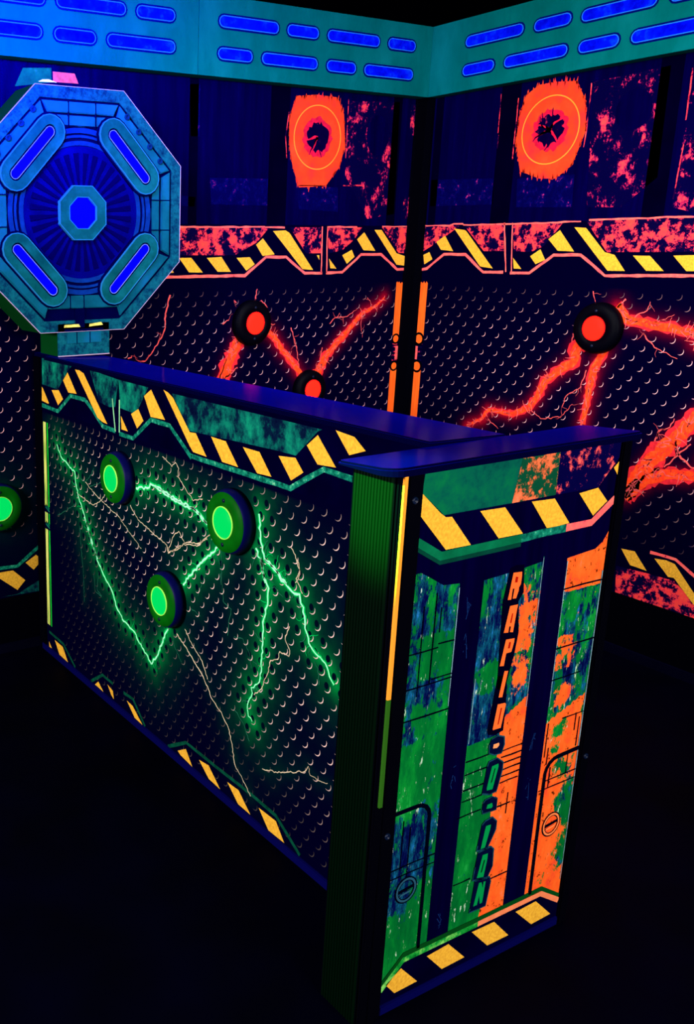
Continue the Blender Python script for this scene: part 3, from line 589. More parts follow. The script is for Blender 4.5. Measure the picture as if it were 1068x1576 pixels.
# ------------------------------------------------------------------ the long counter
TOPM = mat('glossy_blue_lit_laminate', (2, 2, 122), 0.9, 0.0, noise=.12, scale=3)  # blue of the black light is put into the laminate colour
_nt = TOPM.node_tree; _p = _nt.nodes['Principled BSDF']; _g = _nt.nodes.new('ShaderNodeBsdfGlossy'); _x = _nt.nodes.new('ShaderNodeMixShader')   # thin clear coat
_g.inputs['Roughness'].default_value = 0.11; _x.inputs[0].default_value = 0.05
_nt.links.new(_p.outputs[0], _x.inputs[1]); _nt.links.new(_g.outputs[0], _x.inputs[2]); _nt.links.new(_x.outputs[0], _nt.nodes['Material Output'].inputs['Surface'])
EDGEM = mat('dark_laminate_edge', (1, 1, 34), 0.7, 0.0)
def edge_faces(bm):
    for f in bm.faces:
        f.normal_update()
        if abs(f.normal.z) < .8: f.material_index = 1
SKIRTM = mat('blue_skirting', (2, 2, 66), 0.5, 0.05)
CY0, CY1, CX1 = 1.212, 3.098, 1.56
ct = thing('counter', 'long low counter with a black printed front, green bolts and a glossy blue-lit top', 'counter', ((AX + CX1) / 2, (CY0 + CY1) / 2, 0))
L0 = ct.location
bm = bmesh.new(); box(bm, AX + .006, CY0, 0.0, CX1, CY1, 1.135); new_obj('body', bm, BLACK, ct, L0)
bm = bmesh.new()
prism(bm, [(1.366, CY0 + .012), (1.582, CY0 + .012), (1.582, CY1), (1.393, CY1), (1.393, 2.965), (1.366, 2.955)], lambda u, v, d: Vector((u, v, d - (u - 1.366) * .030 * (d > 1.14))), 1.136, 1.150, 0, .003)
edge_faces(bm); new_obj('countertop', bm, [TOPM, EDGEM], ct, L0)
bm = bmesh.new(); box(bm, AX - .006, CY0, 0.0, AX + .005, CY1 - .02, .026, bevel=.002); new_obj('skirting', bm, SKIRTM, ct, L0)
bm = bmesh.new(); box(bm, AX - .008, 3.042, .026, AX + .005, CY1 - .002, 1.135, bevel=.003); new_obj('end_post', bm, BLACK, ct, L0)
fC = fC_ = lambda u, z, d: Vector((AX - d, u, z))
CA = ART['C']; P = Print(fC, True)
bolts = [b_[0] for b_ in CA['bolt']]; thins = [b_[0] for b_ in CA['thin']]
def cglow(U, Zg):
    d = dist_field(U, Zg, bolts); t = dist_field(U, Zg, thins)
    near = np.exp(-np.maximum(d - .004, 0) / .016) * .56 + np.exp(-d / .05) * .20 + np.exp(-t / .02) * .03
    return np.clip(near, 0, 1) * (Zg < .94)
P.sheet(CY0, .026, 3.042, 1.135, field_mat('counter_plate_ink', (1, 0, 27), (0, 150, 62)), .008, cglow)
P.poly([(CY0, .955), (3.042, .955), (3.042, 1.135), (CY0, 1.135)], NAVY_INK, 1, 1, False)
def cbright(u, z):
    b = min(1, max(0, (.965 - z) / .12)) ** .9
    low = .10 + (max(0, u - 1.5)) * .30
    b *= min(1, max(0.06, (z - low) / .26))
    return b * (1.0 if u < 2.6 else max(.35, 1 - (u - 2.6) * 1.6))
CHOLE = mat('dark_hole_ink', (1, 8, 24))
hole_f = lambda u, z: float(cglow(np.array([[u]]), np.array([[z]]))[0, 0])
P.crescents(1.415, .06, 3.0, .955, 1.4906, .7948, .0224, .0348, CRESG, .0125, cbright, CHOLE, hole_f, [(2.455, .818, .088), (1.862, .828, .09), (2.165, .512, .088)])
for p in CA['grunge']: P.poly(p, GGRUNGE, 2)
for p in CA['trim']:
    low_ = p[0][1] < 400
    P.ribbon(crooked(p, .05, .004), .011 if low_ else .014, .011 if low_ else .014, mat('dim_green_trim_ink', (6, 70, 50), noise=.5, scale=50) if low_ else GTRIM, 3, .12)
for p in CA['whiteline']:
    P.ribbon(mmpts(p), .006, .006, mat('pale_green_line_ink', (150, 225, 160), noise=.3), 4, .2)
for p in CA['yellow']: P.poly(p, YELLOW, 4)
SY = grunge('yellow_green_strip_ink', None, [(0.35, (90, 160, 60)), (0.5, (214, 220, 96)), (0.7, (255, 236, 150))], 12, 5, stretch=(6, 6, .6))
SG = mat('green_strip_ink', (20, 190, 50), noise=.4, scale=20)
for a, b, mm_ in ((3.012, 3.034, SY), (2.994, 3.004, SG)):
    for z0, z1 in ((.118, .50), (.59, .905), (.525, .565)): P.poly([(a, z0), (b, z0), (b, z1), (a, z1)], mm_, 3, 1, False)
for z in (.505, .515, .57, .58): P.poly([(2.996, z), (3.03, z + .012), (3.03, z + .018), (2.996, z + .006)], GTRIM, 3, 1, False)
for pts, wa, wb in CA['thin']:
    q = crooked(pts, .007, .32); dim = wa <= 2
    P.ribbon(q, wa * .00085, wb * .00085, GHAIRDIM if dim else GHAIR, 4, .3)
for pts, wa, wb in CA['bolt']:
    q = crooked(pts, .009, .42); wa, wb = wa * .001, wb * .001
    P.ribbon(q, wa * 1.5, wb * 1.4, GBOLT, 5, .45); P.ribbon(q, wa * .68, wb * .6, GCORE, 6, .35)
    for k in range(len(q) // 3):
        i = random.randrange(len(q)); x, z = q[i]; ang = random.uniform(0, 6.28); pl_ = [(x, z)]
        for s_ in range(5): ang += random.uniform(-.7, .7); x += math.cos(ang) * .008; z += math.sin(ang) * .008; pl_.append((x, z))
        P.ribbon(pl_, .0025, .001, GHAIRDIM if k % 3 else GBOLT, 5, .2)
P.done('printed_front', ct, L0)

# ------------------------------------------------------------------ the tall end stand of the counter
BY = 1.106
es = thing('counter_end_stand', 'narrow upright stand closing the near end of the counter, with green and orange printed face', 'counter end', (1.4725, 1.155, 0))
L0 = es.location; EX0, EX1, EY1 = 1.150, 1.800, 1.209
bm = bmesh.new(); box(bm, EX0 + .012, BY + .002, 0.0, EX1 - .004, EY1, 1.135); new_obj('body', bm, BLACK, es, L0)
bm = bmesh.new()                                                       # top with rounded corners
x0, x1, y0, y1, r = 1.129, 1.812, 1.084, 1.222, .036
out = []
for cx, cy, a in ((x1 - r, y0 + r, -90), (x1 - r, y1 - r, 0), (x0 + r, y1 - r, 90), (x0 + r, y0 + r, 180)):
    rr_ = r if a == 180 else .014
    cx += (r - rr_) * (1 if cx > 1.5 else -1); cy += (r - rr_) * (1 if cy > 1.15 else -1)
    for i in range(7): t = math.radians(a + 15 * i); out.append((cx + rr_ * math.cos(t), cy + rr_ * math.sin(t)))
prism(bm, out, lambda u, v, d: Vector((u, v, d - (v - y0) * .065 * (d > 1.14))), 1.136, 1.1512, 0, .004)
edge_faces(bm); new_obj('stand_top', bm, [TOPM, EDGEM], es, L0)
RIB = mat('green_lit_ribbed_plastic', (0, 10, 3), 0.5, 0.03)  # black plastic; part of its green sheen is put into the colour
bm = bmesh.new()                                                       # ribbed cladding wrapped over the narrow side and the near corner
nr = 13
for i in range(nr):
    yc = BY + .004 + (EY1 - BY - .008) * (i + .5) / nr; rr = (EY1 - BY - .008) / nr / 2
    prism(bm, [(EX0 + .013, yc - rr)] + [(EX0 + .012 - rr * .95 * math.cos(math.radians(t)), yc + rr * math.sin(math.radians(t))) for t in range(-80, 81, 20)] + [(EX0 + .013, yc + rr)],
          lambda u, v, d: Vector((u, v, d)), 0.0, 1.1355)
new_obj('ribbed_side', bm, RIB, es, L0)
bm = bmesh.new(); box(bm, EX0 + .013, BY - .008, 0, 1.2215, BY + .002, 1.1355, bevel=.003); box(bm, EX0 + .033, BY - .0105, 0, 1.204, BY - .008, 1.1355, bevel=.001)
new_obj('frame_stile', bm, BLACK, es, L0)
bm = bmesh.new(); box(bm, 1.7715, BY - .008, 0, EX1, BY + .002, 1.1355, bevel=.003); new_obj('frame_stile', bm, BLACK, es, L0)
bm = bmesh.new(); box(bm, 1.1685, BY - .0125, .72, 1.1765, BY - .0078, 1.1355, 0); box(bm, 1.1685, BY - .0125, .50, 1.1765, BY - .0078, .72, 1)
new_obj('corner_reflection_strip', bm, [mat('orange_edge_reflection', (255, 150, 44)), mat('green_edge_reflection', (40, 88, 20))], es, L0)  # reflections on the metal edge, put in as orange and green colour
bm = bmesh.new(); box(bm, 1.2215, BY - .006, 0.0, 1.7715, BY + .002, .022, bevel=.002); new_obj('skirting', bm, SKIRTM, es, L0)
for x, z in ((1.197, 1.088), (1.197, .43), (1.787, .43)):
    bm = bmesh.new(); lathe(bm, [(.0065, 0), (.0065, .0025), (.004, .004), (.0035, .0015), (0, .0015)], (x, BY - (.0105 if x < 1.3 else .008), z), (0, -1, 0), 14); new_obj('screw', bm, SCREW, es, L0)
# printed face
fE = fE_ = lambda u, z, d: Vector((u, BY - d, z))
EA = ART['E']; P = Print(fE, False)
def rust_cols(name, cols, thr, scale, bias_attr='glow'):
    """two-colour rust: orange flakes over a green/blue scratched ground; the 'glow' attribute pushes one or the other"""
    m = bpy.data.materials.new(name); m.use_nodes = True; nt = m.node_tree; N = nt.nodes; Lk = nt.links
    p = N['Principled BSDF']; p.inputs['Roughness'].default_value = .95; p.inputs['Specular IOR Level'].default_value = 0
    tc = N.new('ShaderNodeTexCoord')
    def noise(sc, det, ro, stretch=(1, 1, 1), off=0):
        mp = N.new('ShaderNodeMapping'); mp.inputs['Scale'].default_value = stretch; mp.inputs['Location'].default_value = (off, off, off); Lk.new(tc.outputs['Object'], mp.inputs[0])
        n = N.new('ShaderNodeTexNoise'); n.inputs['Scale'].default_value = sc; n.inputs['Detail'].default_value = det; n.inputs['Roughness'].default_value = ro; Lk.new(mp.outputs[0], n.inputs[0]); return n
    def ramp(src, stops):
        r = N.new('ShaderNodeValToRGB'); cr = r.color_ramp
        while len(cr.elements) > 1: cr.elements.remove(cr.elements[-1])
        cr.elements[0].position = stops[0][0]; cr.elements[0].color = lin(stops[0][1])
        for q, c in stops[1:]: cr.elements.new(q).color = lin(c)
        Lk.new(src, r.inputs[0]); return r
    def mix(f, a, b):
        x = N.new('ShaderNodeMix'); x.data_type = 'RGBA'; Lk.new(f, x.inputs['Factor']); Lk.new(a, x.inputs['A']); Lk.new(b, x.inputs['B']); return x.outputs['Result']
    at = N.new('ShaderNodeAttribute'); at.attribute_name = 'glow'      # orange push
    at2 = N.new('ShaderNodeAttribute'); at2.attribute_name = 'tint'    # 0 navy/blue ... 1 green
    def push(n, a, k):
        y = N.new('ShaderNodeMath'); y.operation = 'MULTIPLY_ADD'; Lk.new(n.outputs['Fac'], y.inputs[0]); y.inputs[1].default_value = 2.0; y.inputs[2].default_value = -.5
        x = N.new('ShaderNodeMath'); x.operation = 'MULTIPLY_ADD'; Lk.new(a.outputs['Fac'], x.inputs[0]); x.inputs[1].default_value = k; Lk.new(y.outputs[0], x.inputs[2]); return x.outputs[0]
    g = ramp(noise(20, 8, .7, (1, 1, .35)).outputs['Fac'], [(.3, (0, 78, 34)), (.5, (2, 104, 40)), (.62, (8, 132, 44)), (.76, (50, 190, 90))])
    bl = ramp(noise(40, 10, .78, (1.4, 1.4, .4), 3).outputs['Fac'], [(.36, (1, 0, 46)), (.47, (3, 14, 70)), (.54, (8, 70, 90)), (.61, (16, 96, 150)), (.67, (60, 130, 210)), (.74, (190, 210, 240))])
    ground = mix(ramp(push(noise(34, 10, .75, (1, 1, .45), 7), at2, .5), [(.62, (0, 0, 0)), (.70, (255, 255, 255))]).outputs['Color'], bl.outputs['Color'], g.outputs['Color'])
    org = ramp(noise(30, 7, .7, (1, 1, .6), 11).outputs['Fac'], [(.30, (236, 62, 40)), (.46, (255, 92, 30)), (.6, (255, 104, 36)), (.72, (255, 120, 84))])
    spots = ramp(noise(70, 6, .7, (1, 1, .8), 17).outputs['Fac'], [(.36, (10, 20, 24)), (.40, (255, 255, 255))])
    x = N.new('ShaderNodeMix'); x.data_type = 'RGBA'; x.blend_type = 'MULTIPLY'; x.inputs['Factor'].default_value = .9; Lk.new(org.outputs['Color'], x.inputs['A']); Lk.new(spots.outputs['Color'], x.inputs['B'])
    sc = ramp(noise(62, 6, .7, (1.5, 1.5, .4), 31).outputs['Fac'], [(.625, (0, 0, 0)), (.66, (255, 255, 255))])
    wh = N.new('ShaderNodeRGB'); wh.outputs[0].default_value = lin((196, 220, 190))
    ground = mix(sc.outputs['Color'], ground, wh.outputs[0])
    res = mix(ramp(push(noise(24, 11, .78, (1, 1, .7), 23), at, .6), [(.745, (0, 0, 0)), (.765, (255, 255, 255))]).outputs['Color'], ground, x.outputs['Result'])
    Lk.new(res, p.inputs['Base Color']); return m
RUST = rust_cols('scratched_rust_print', None, 0, 0)
def blobs(U, Zg, L):
    r = np.zeros(U.shape)
    for u, z, ru, rz, k in L: r += k * np.exp(-((U - u) / ru) ** 2 - ((Zg - z) / rz) ** 2)
    return r
def e_orange(U, Zg):
    o = np.where(U < 1.5, -.35, .0)
    c3 = U > 1.61
    o += c3 * (np.where(Zg > .83, .85, 0) + np.where((Zg <= .83) & (Zg > .735), -.05, 0) + np.where((Zg <= .735) & (Zg > .655), np.where(U < 1.70, .52, .15), 0)
               + np.where((Zg <= .655) & (Zg > .56), -.1, 0) + np.where(Zg <= .56 + (U - 1.70) * .35, .85, 0))
    o += c3 * blobs(U, Zg, [(1.695, .60, .03, .035, 1.0), (1.69, .52, .022, .02, -.6), (1.712, .43, .03, .028, -.7), (1.745, .35, .032, .075, -.8), (1.77, .30, .02, .05, -.6), (1.755, .19, .028, .04, -.8), (1.69, .145, .02, .014, -.4), (1.765, .545, .014, .02, -.6), (1.692, .47, .016, .016, -.6)])
    c2 = (U > 1.50) & (U <= 1.61)
    o += c2 * (np.where(Zg > .83, .22, 0) + np.where((Zg <= .83) & (Zg > .73), .50, 0) + np.where((Zg <= .73) & (Zg > .63), .22, 0) + np.where(Zg <= .60 + (U - 1.53) * .5, .9, 0))
    o += c2 * blobs(U, Zg, [(1.55, .675, .02, .02, .8)])
    return o
def e_green(U, Zg):
    gq = .62 + 0 * U
    c1 = U < 1.38
    gq += c1 * (np.where(Zg > .82, -.28, 0) + blobs(U, Zg, [(1.235, .88, .03, .04, -.5), (1.235, .76, .03, .03, -.4), (1.275, .715, .07, .012, -.7), (1.26, .69, .06, .03, -.35), (1.24, .6, .03, .06, -.3), (1.26, .32, .05, .085, -.75), (1.29, .40, .05, .05, -.6), (1.25, .25, .035, .03, -.5), (1.30, .23, .03, .03, .3)]) + np.where(Zg < .2, .3, 0) + np.where((Zg < .6) & (Zg > .47), .25, 0))
    c2 = (U >= 1.38) & (U < 1.5)
    gq += c2 * (np.where(Zg > .66, -.34, 0) + np.where((Zg <= .66) & (Zg > .555), -.8, 0) + np.where(Zg <= .555, .4, 0) + blobs(U, Zg, [(1.44, .80, .04, .03, -.6), (1.43, .74, .025, .03, -.5), (1.46, .71, .04, .025, .6), (1.415, .87, .012, .03, .4), (1.47, .87, .012, .03, .5)]))
    gq += (U >= 1.5) * (np.where(Zg > .55, -.32, .1) + blobs(U, Zg, [(1.745, .36, .04, .09, -.35)]))
    return gq
P.sheet(1.2215, .022, 1.7715, 1.1355, RUST, .006, e_orange)
# second attribute for the same sheet (green against blue)
P.bm.verts.ensure_lookup_table()
VU = np.array([v.co.x for v in P.bm.verts]); VZ = np.array([v.co.z for v in P.bm.verts]); G2 = e_green(VU, VZ)
for v, q in zip(P.bm.verts, G2): v[P.tint] = float(q)
DNAVY = mat('deep_navy_ink', (2, 0, 36), noise=.35, scale=12, stretch=(4, 4, .4))
# dark fields: band under the hazard trim and the two dark columns
P.poly([(1222, 1135), (1771, 1135), (1771, 944), (1756, 924), (1735, 912), (1648, 906), (1648, 918), (1574, 922), (1574, 912), (1500, 906), (1408, 902), (1344, 908), (1300, 912), (1262, 934), (1240, 946), (1222, 946)], DNAVY, 1)
P.poly([(1343, 915), (1408, 915), (1408, 110), (1347, 110)], DNAVY, 2)
P.poly([(1577, 930), (1648, 930), (1647, 110), (1578, 110)], DNAVY, 2)
for u, z in ((1.372, .86), (1.375, .78), (1.378, .50), (1.376, .17), (1.612, .40), (1.61, .50)):   # faint scratches
    for k in range(5): P.ribbon([(u + random.uniform(-.008, .008), z + random.uniform(-.03, .03)), (u + random.uniform(-.008, .008), z + random.uniform(-.03, .03))], .002, .001, mat('faint_scratch_ink', (14, 40, 92)), 3, .3)
# top rust field
TOPG = grunge('green_rust_field_ink', None, [(0.3, (2, 40, 52)), (0.46, (4, 84, 66)), (0.6, (6, 104, 62)), (0.74, (20, 130, 70))], 10, 9, .7)
TOPO = grunge('orange_flake_field_ink', None, [(0.0, (4, 52, 44)), (0.50, (8, 70, 44)), (0.53, (190, 90, 50)), (0.56, (255, 108, 62)), (0.7, (255, 128, 88))], 26, 10, .75)
TOPN = grunge('navy_flake_field_ink', None, [(0.0, (2, 0, 46)), (0.54, (4, 2, 54)), (0.57, (180, 50, 66)), (0.60, (255, 92, 82)), (0.74, (255, 128, 110))], 21, 10, .75)
P.poly([(1229, 1135), (1500, 1135), (1480, 1045), (1284, 1047), (1225, 1095)], TOPG, 2)
P.poly([(1480, 1135), (1596, 1135), (1590, 1045), (1462, 1045)], TOPO, 3)
P.poly([(1586, 1135), (1771, 1135), (1771, 1098), (1715, 1044), (1586, 1045)], TOPN, 4)
for p in EA['yellow']: P.poly(p, YELLOW, 5)
TRG = mat('green_band_ink', (6, 104, 66), noise=.3, scale=30); TRG2 = mat('dark_green_band_ink', (4, 60, 46), noise=.3, scale=30)
def band(pts, z_off, w, m, lay): P.ribbon([(q[0] * .001, q[1] * .001 + z_off) for q in pts], w, w, m, lay, .08)
for seg, m1, m2 in (([(1222, 1003), (1284, 967), (1440, 967), (1500, 967)], TRG, TRG2), ([(1500, 967), (1560, 968), (1630, 968)], GTRIM, DNAVY), ([(1630, 968), (1708, 968), (1774, 1009)], PINKTRIM, DNAVY)):
    band(seg, .004, .016, m1, 5); band(seg, -.008, .010, m2, 4)
# bottom
P.poly([(1222, 60), (1282, 112), (1703, 110), (1771, 66), (1771, 22), (1222, 22)], NAVY_INK, 3)
band([(1223, 70), (1282, 121), (1500, 119), (1704, 119), (1771, 76)], 0, .011, mat('dark_green_lip_ink', (4, 66, 20)), 4)
band([(1223, 58), (1282, 109), (1400, 108), (1500, 107)], 0, .013, grunge('bright_green_lip_ink', None, [(.3, (6, 96, 30)), (.5, (20, 150, 50)), (.7, (140, 220, 100))], 50, 6), 5)
band([(1500, 107), (1560, 107), (1704, 106), (1771, 64)], 0, .013, mat('salmon_lip_ink', (255, 132, 84), noise=.2), 5)
# joints in the printed plating
SEAM = mat('seam_ink', (1, 2, 16))
for u0, u1, z in ((1.222, 1.30, .79), (1.30, 1.342, .797), (1.222, 1.343, .72), (1.29, 1.343, .728), (1.222, 1.344, .655), (1.222, 1.345, .315), (1.222, 1.345, .335), (1.41, 1.49, .52), (1.41, 1.49, .49), (1.41, 1.475, .455), (1.41, 1.47, .43), (1.41, 1.46, .235), (1.40, 1.47, .395),
                  (1.515, 1.58, .515), (1.515, 1.58, .50), (1.52, 1.58, .485), (1.52, 1.58, .47), (1.52, 1.58, .455), (1.52, 1.575, .44), (1.515, 1.56, .385), (1.51, 1.578, .21), (1.648, 1.771, .84), (1.648, 1.771, .71), (1.648, 1.74, .64), (1.66, 1.771, .40), (1.65, 1.771, .38), (1.70, 1.771, .54)):
    P.ribbon([(u0, z), ((u0 + u1) / 2, z + random.uniform(-.001, .001)), (u1, z)], .003, .003, SEAM, 3, .4)
for u, z0, z1 in ((1.255, .70, .88), (1.285, .72, .90), (1.30, .82, .87), (1.68, .38, .43), (1.735, .40, .45), (1.55, .36, .41), (1.745, .50, .54), (1.758, .46, .53), (1.655, .46, .54), (1.665, .44, .48), (1.25, .33, .44), (1.27, .30, .42)):
    P.ribbon([(u, z0), (u, z1)], .0026, .0026, SEAM, 3, .4)
LINEW = mat('pale_edge_ink', (120, 160, 170), noise=.6, scale=60)
for u, z0, z1 in ((1.2235, .16, .93), (1.342, .66, .90), (1.574, .60, .92), (1.649, .58, .90), (1.768, .12, .86), (1.411, .56, .70)):
    P.ribbon([(u, z0), (u, (z0 + z1) / 2), (u, z1)], .0022, .0022, LINEW, 3, .5)
def thickline(pts, w, m, lay): P.ribbon(pts, w, w, m, lay, .05)
thickline([(1.222, .462), (1.285, .462)] + [(1.285 + .035 * math.sin(t), .427 + .035 * math.cos(t)) for t in (.3, .7, 1.1, 1.45)] + [(1.3205, .30), (1.322, .12)], .009, SEAM, 4)
thickline([(1.771, .452), (1.70, .450)] + [(1.70 - .036 * math.sin(t), .414 + .036 * math.cos(t)) for t in (.3, .7, 1.1, 1.45)] + [(1.664, .30), (1.665, .118)], .010, SEAM, 4)
for cx, cz, lc in ((1.272, .278, mat('blue_grey_emblem_ink', (36, 80, 100))), (1.708, .282, mat('salmon_emblem_ink', (255, 130, 70)))):   # round emblem with a bar
    for i in range(28):
        a0, a1 = 2 * math.pi * i / 28, 2 * math.pi * (i + 1) / 28
        for ra, rb, mm_ in ((.030, .027, SEAM), (.027, .0225, lc), (.0225, .0205, SEAM)):
            P.poly([(cx + ra * math.cos(a0), cz + ra * math.sin(a0)), (cx + ra * math.cos(a1), cz + ra * math.sin(a1)), (cx + rb * math.cos(a1), cz + rb * math.sin(a1)), (cx + rb * math.cos(a0), cz + rb * math.sin(a0))], mm_, 4, 1, False)
    P.poly([(cx - .021, cz - .004), (cx + .020, cz + .001), (cx + .020, cz + .007), (cx - .021, cz + .003)], SEAM, 5, 1, False)
    P.poly([(cx - .018, cz - .011), (cx + .010, cz - .008), (cx + .016, cz - .003), (cx - .016, cz - .006)], lc, 5, 1, False)
# lettering down the middle
for p in EA['back']: P.poly(p, mat('black_shadow_ink', (2, 0, 20)), 3)
PILL = mat('dark_pill_ink', (2, 8, 44), noise=.4, scale=40)
PEDGE = mat('pill_edge_ink', (20, 66, 84), noise=.6, scale=50)
for p in EA['pill']:
    P.poly(p, PILL, 4); P.ribbon(mmpts(p), .003, .003, PEDGE, 5, .3)
LETO = mat('orange_letter_ink', (255, 106, 42)); LETG = mat('green_letter_ink', (2, 140, 66)); LHOLE = mat('letter_gap_ink', (170, 14, 4)); LHOLEG = mat('green_letter_gap_ink', (4, 40, 24))
for p in EA['let']: P.poly(p, LETO, 6)
for p in EA['let2']: P.poly(p, mat('pale_orange_letter_ink', (255, 150, 90)), 6)
for p in EA['letg']: P.poly(p, LETG, 6)
for p in EA['lethole']: P.poly(p, LHOLE if p[0][1] > 560 else LHOLEG, 7)
P.done('printed_face', es, L0)

# ------------------------------------------------------------------ octagonal emblem standing on the counter
OX, OZ, OY, AP = 1.490, 1.625, 2.900, .391
fO = lambda u, z, d: Vector((u, OY - d, z))
oc = thing('octagonal_emblem', 'large teal octagonal hatch emblem with blue lenses, standing on the counter', 'emblem', (OX, 2.975, 1.150))
L0 = oc.location
TEAL = grunge('weathered_teal_paint', None, [(0.32, (2, 10, 44)), (0.43, (4, 48, 78)), (0.52, (8, 78, 96)), (0.64, (14, 96, 112)), (0.78, (40, 128, 148))], 26, 10, .8)
TEAL2 = grunge('smooth_teal_paint', None, [(0.3, (4, 66, 84)), (0.5, (8, 84, 106)), (0.7, (14, 92, 140))], 7, 6)
TEALP = grunge('pod_teal_paint', None, [(0.3, (2, 64, 70)), (0.5, (6, 80, 84)), (0.7, (12, 98, 108))], 14, 7)
ODARK = mat('dark_blue_recess_paint', (1, 2, 52), noise=.3, scale=9); ODISC = mat('deep_blue_disc_paint', (2, 2, 96), noise=.4, scale=14); OSIDE = mat('green_lit_side_paint', (2, 58, 20), 0.6, 0.02, noise=.25, scale=3)  # octagon side: green light from the left put into its colour
OLENS = mat('blue_lens', (0, 0, 190), .4, .01, emit=(0, 0, 1), estr=.45); OEDGE = mat('pale_pink_edge', (176, 150, 190)); OCYAN = mat('cyan_edge_paint', (30, 110, 160))
octo = lambda ap, a0=math.pi / 8: [(OX + ap / math.cos(math.pi / 8) * math.cos(a0 + math.pi / 4 * i), OZ + ap / math.cos(math.pi / 8) * math.sin(a0 + math.pi / 4 * i)) for i in range(8)]
bm = bmesh.new(); prism(bm, octo(AP), fO, -.150, -.002, 0); new_obj('body', bm, OSIDE, oc, L0)
bm = bmesh.new(); ring_prism(bm, octo(AP), octo(AP - .038), fO, -.002, .004, 0); ring_prism(bm, octo(AP + .0008), octo(AP - .0009), fO, -.002, .0048, 1); new_obj('outer_rim', bm, [TEAL, OEDGE], oc, L0)
bm = bmesh.new(); prism(bm, octo(AP - .030), fO, -.002, -.0005, 0); new_obj('recess_plate', bm, ODARK, oc, L0)
# inner frame: eight bars, one per side, each a part
def side_bar(k):
    a = math.pi / 4 * k; ca, sa = math.cos(a), math.sin(a)
    def loc(t, r): return (OX + r * ca - t * sa, OZ + r * sa + t * ca)
    bm = bmesh.new(); r0, r1 = AP - .120, AP - .046; h0, h1 = r0 * math.tan(math.pi / 8) - .004, r1 * math.tan(math.pi / 8) - .004
    rm = AP - .083; hm = rm * math.tan(math.pi / 8) - .004
    prism(bm, [loc(-hm + .002, rm + .003), loc(hm - .002, rm + .003), loc(h1, r1), loc(-h1, r1)], fO, -.001, .009, 0, .003)
    prism(bm, [loc(-h0, r0), loc(h0, r0), loc(hm, rm - .004), loc(-hm, rm - .004)], fO, -.001, .006, 0, .003)
    for t in (-.055, .045):
        if k % 2 == 0: prism(bm, [loc(t, r0), loc(t + .0035, r0), loc(t + .0035, r1), loc(t, r1)], fO, 0, .0094, 1)
    new_obj('frame_bar', bm, [TEAL2, ODARK], oc, L0)
for k in range(8): 
    if k != 6: side_bar(k)
bm = bmesh.new()                                                       # bottom bar is lighter and broader
prism(bm, [(OX - .115, OZ - .27), (OX + .115, OZ - .27), (OX + .135, OZ - .312), (OX - .135, OZ - .312)], fO, -.001, .009, 0, .003)
for t in (-.052, .0): prism(bm, [(OX + t, OZ - .27), (OX + t + .0035, OZ - .27), (OX + t + .0035, OZ - .312), (OX + t, OZ - .312)], fO, 0, .0095, 1)
prism(bm, [(OX - .03, OZ - .312), (OX + .005, OZ - .312), (OX + .005, OZ - .378), (OX - .03, OZ - .378)], fO, -.001, .006, 1)
new_obj('frame_bar', bm, [TEAL2, ODARK], oc, L0)
bm = bmesh.new()                                                       # stepped rings round the disc
for ra, rb, d, mi in ((.288, .272, .003, 1), (.268, .252, .004, 0), (.246, .238, .003, 0), (.228, .214, .004, 0)):
    ring_prism(bm, circle(OX, OZ, ra, 64), circle(OX, OZ, rb, 64), fO, -.001, d, mi)
new_obj('stepped_ring', bm, [mat('blue_ring_paint', (6, 46, 122), noise=.3), ODARK], oc, L0)
bm = bmesh.new(); prism(bm, circle(OX, OZ, .214, 64), fO, -.001, .001); disc_ = new_obj('disc', bm, ODISC, oc, L0)
for k in range(32):                                                     # radial fins on the disc
    a = 2 * math.pi * (k + .5) / 32; ca, sa = math.cos(a), math.sin(a)
    loc = lambda t, r: (OX + r * ca - t * sa, OZ + r * sa + t * ca)
    bm = bmesh.new(); prism(bm, [loc(-.0035, .09), loc(.0035, .09), loc(.010, .19), loc(-.010, .19)], fO, 0, .003, 0, .001); new_obj('fin', bm, mat('navy_fin_paint', (2, 0, 62)), disc_, L0)
bm = bmesh.new(); ring_prism(bm, octo(.086), octo(.050), fO, 0, .014, 0); ring_prism(bm, octo(.0875), octo(.0845), fO, 0, .0155, 1); ring_prism(bm, octo(.052), octo(.0495), fO, 0, .0155, 1); hub_ = new_obj('hub', bm, [TEALP, OCYAN], oc, L0)
bm = bmesh.new(); prism(bm, octo(.0495), fO, 0, .006); new_obj('hub_lens', bm, OLENS, hub_, L0)
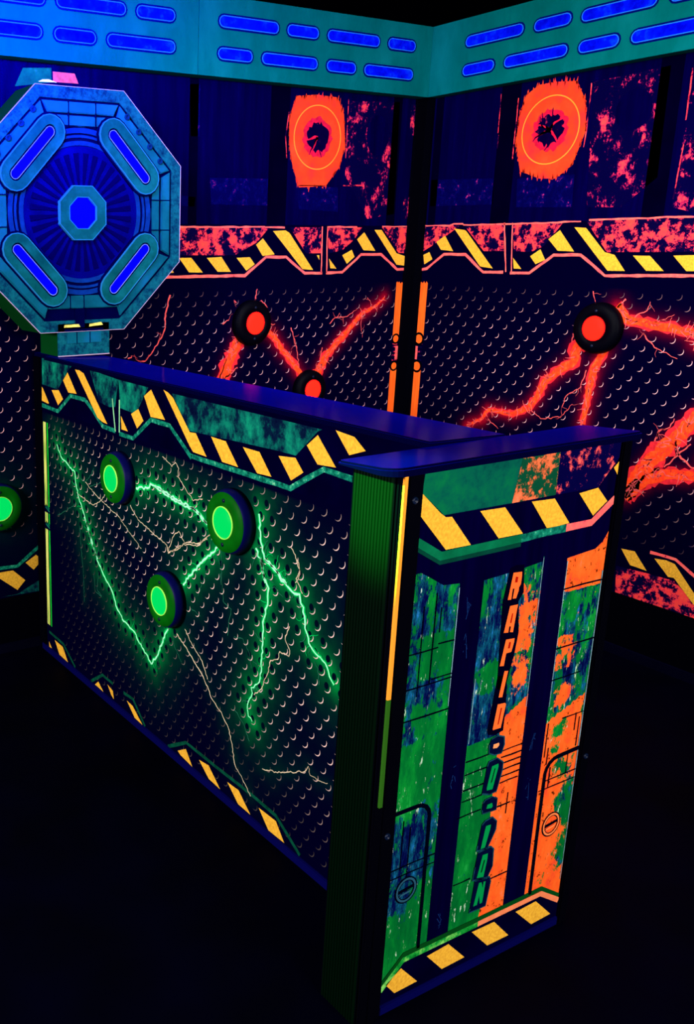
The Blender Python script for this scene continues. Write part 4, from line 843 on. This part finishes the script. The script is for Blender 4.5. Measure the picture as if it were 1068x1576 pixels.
for sx, sz in ((1, 1), (-1, 1), (-1, -1), (1, -1)):                      # four diagonal pods
    ax, az, bx, bz = OX + sx * .117, OZ + sz * .250, OX + sx * .242, OZ + sz * .117
    bm = bmesh.new()
    ring_prism(bm, capsule(ax, az, bx, bz, .051), capsule(ax, az, bx, bz, .022), fO, 0, .016, 0)
    ring_prism(bm, capsule(ax, az, bx, bz, .0535), capsule(ax, az, bx, bz, .0505), fO, 0, .0175, 1)
    ring_prism(bm, capsule(ax, az, bx, bz, .060), capsule(ax, az, bx, bz, .0535), fO, 0, .010, 2)
    ring_prism(bm, capsule(ax, az, bx, bz, .022), capsule(ax, az, bx, bz, .0165), fO, 0, .011, 2)
    pod = new_obj('lens_pod', bm, [TEALP, OCYAN, ODARK], oc, L0)
    bm = bmesh.new(); prism(bm, capsule(ax, az, bx, bz, .0165), fO, 0, .0125, 0); ring_prism(bm, capsule(ax, az, bx, bz, .0165), capsule(ax, az, bx, bz, .0148), fO, 0, .0140, 1)
    new_obj('lens', bm, [OLENS, mat('lilac_lens_edge', (120, 140, 240))], pod, L0)
for x, z in ((1.662, 1.935), (1.707, 1.890), (1.751, 1.845), (1.793, 1.800), (1.317, 1.939), (1.274, 1.894), (1.229, 1.849), (1.19, 1.80)):
    bm = bmesh.new(); lathe(bm, [(.0105, .008), (.0105, .0125), (.008, .0135), (.0045, .0135), (.004, .011), (0, .011)], fO(x, z, 0), (0, -1, 0), 18); new_obj('bolt_head', bm, mat('dark_teal_bolt', (4, 36, 84)), oc, L0)
# foot
bm = bmesh.new(); box(bm, 1.398, OY, 1.1505, 1.587, OY + .150, 1.250); new_obj('foot', bm, OSIDE, oc, L0)
bm = bmesh.new(); box(bm, 1.392, OY - .004, 1.1505, 1.593, OY, 1.262, 0, .001); box(bm, 1.392, OY - .0052, 1.1505, 1.593, OY - .004, 1.1535, 1)
box(bm, 1.425, OY - .0075, 1.194, 1.560, OY - .004, 1.232, 2, .001)
for x in (1.462, 1.513): box(bm, x, OY - .0082, 1.194, x + .003, OY - .0075, 1.232, 3)
box(bm, 1.418, OY - .0080, 1.236, 1.567, OY - .004, 1.243, 3)
new_obj('foot_plate', bm, [TEAL, OEDGE, TEAL2, ODARK], oc, L0)
for x0_, x1_, tilt in ((1.416, 1.478, 0), (1.513, 1.566, .004)):
    bm = bmesh.new(); prism(bm, [(x0_, 1.249), (x1_, 1.249 + tilt), (x1_ - .006, 1.259 + tilt), (x0_ + .002, 1.258)], fO, .003, .0085, 0, .001); new_obj('marker_lamp', bm, mat('pale_yellow_marker', (240, 226, 110), noise=.4, scale=60), oc, L0)
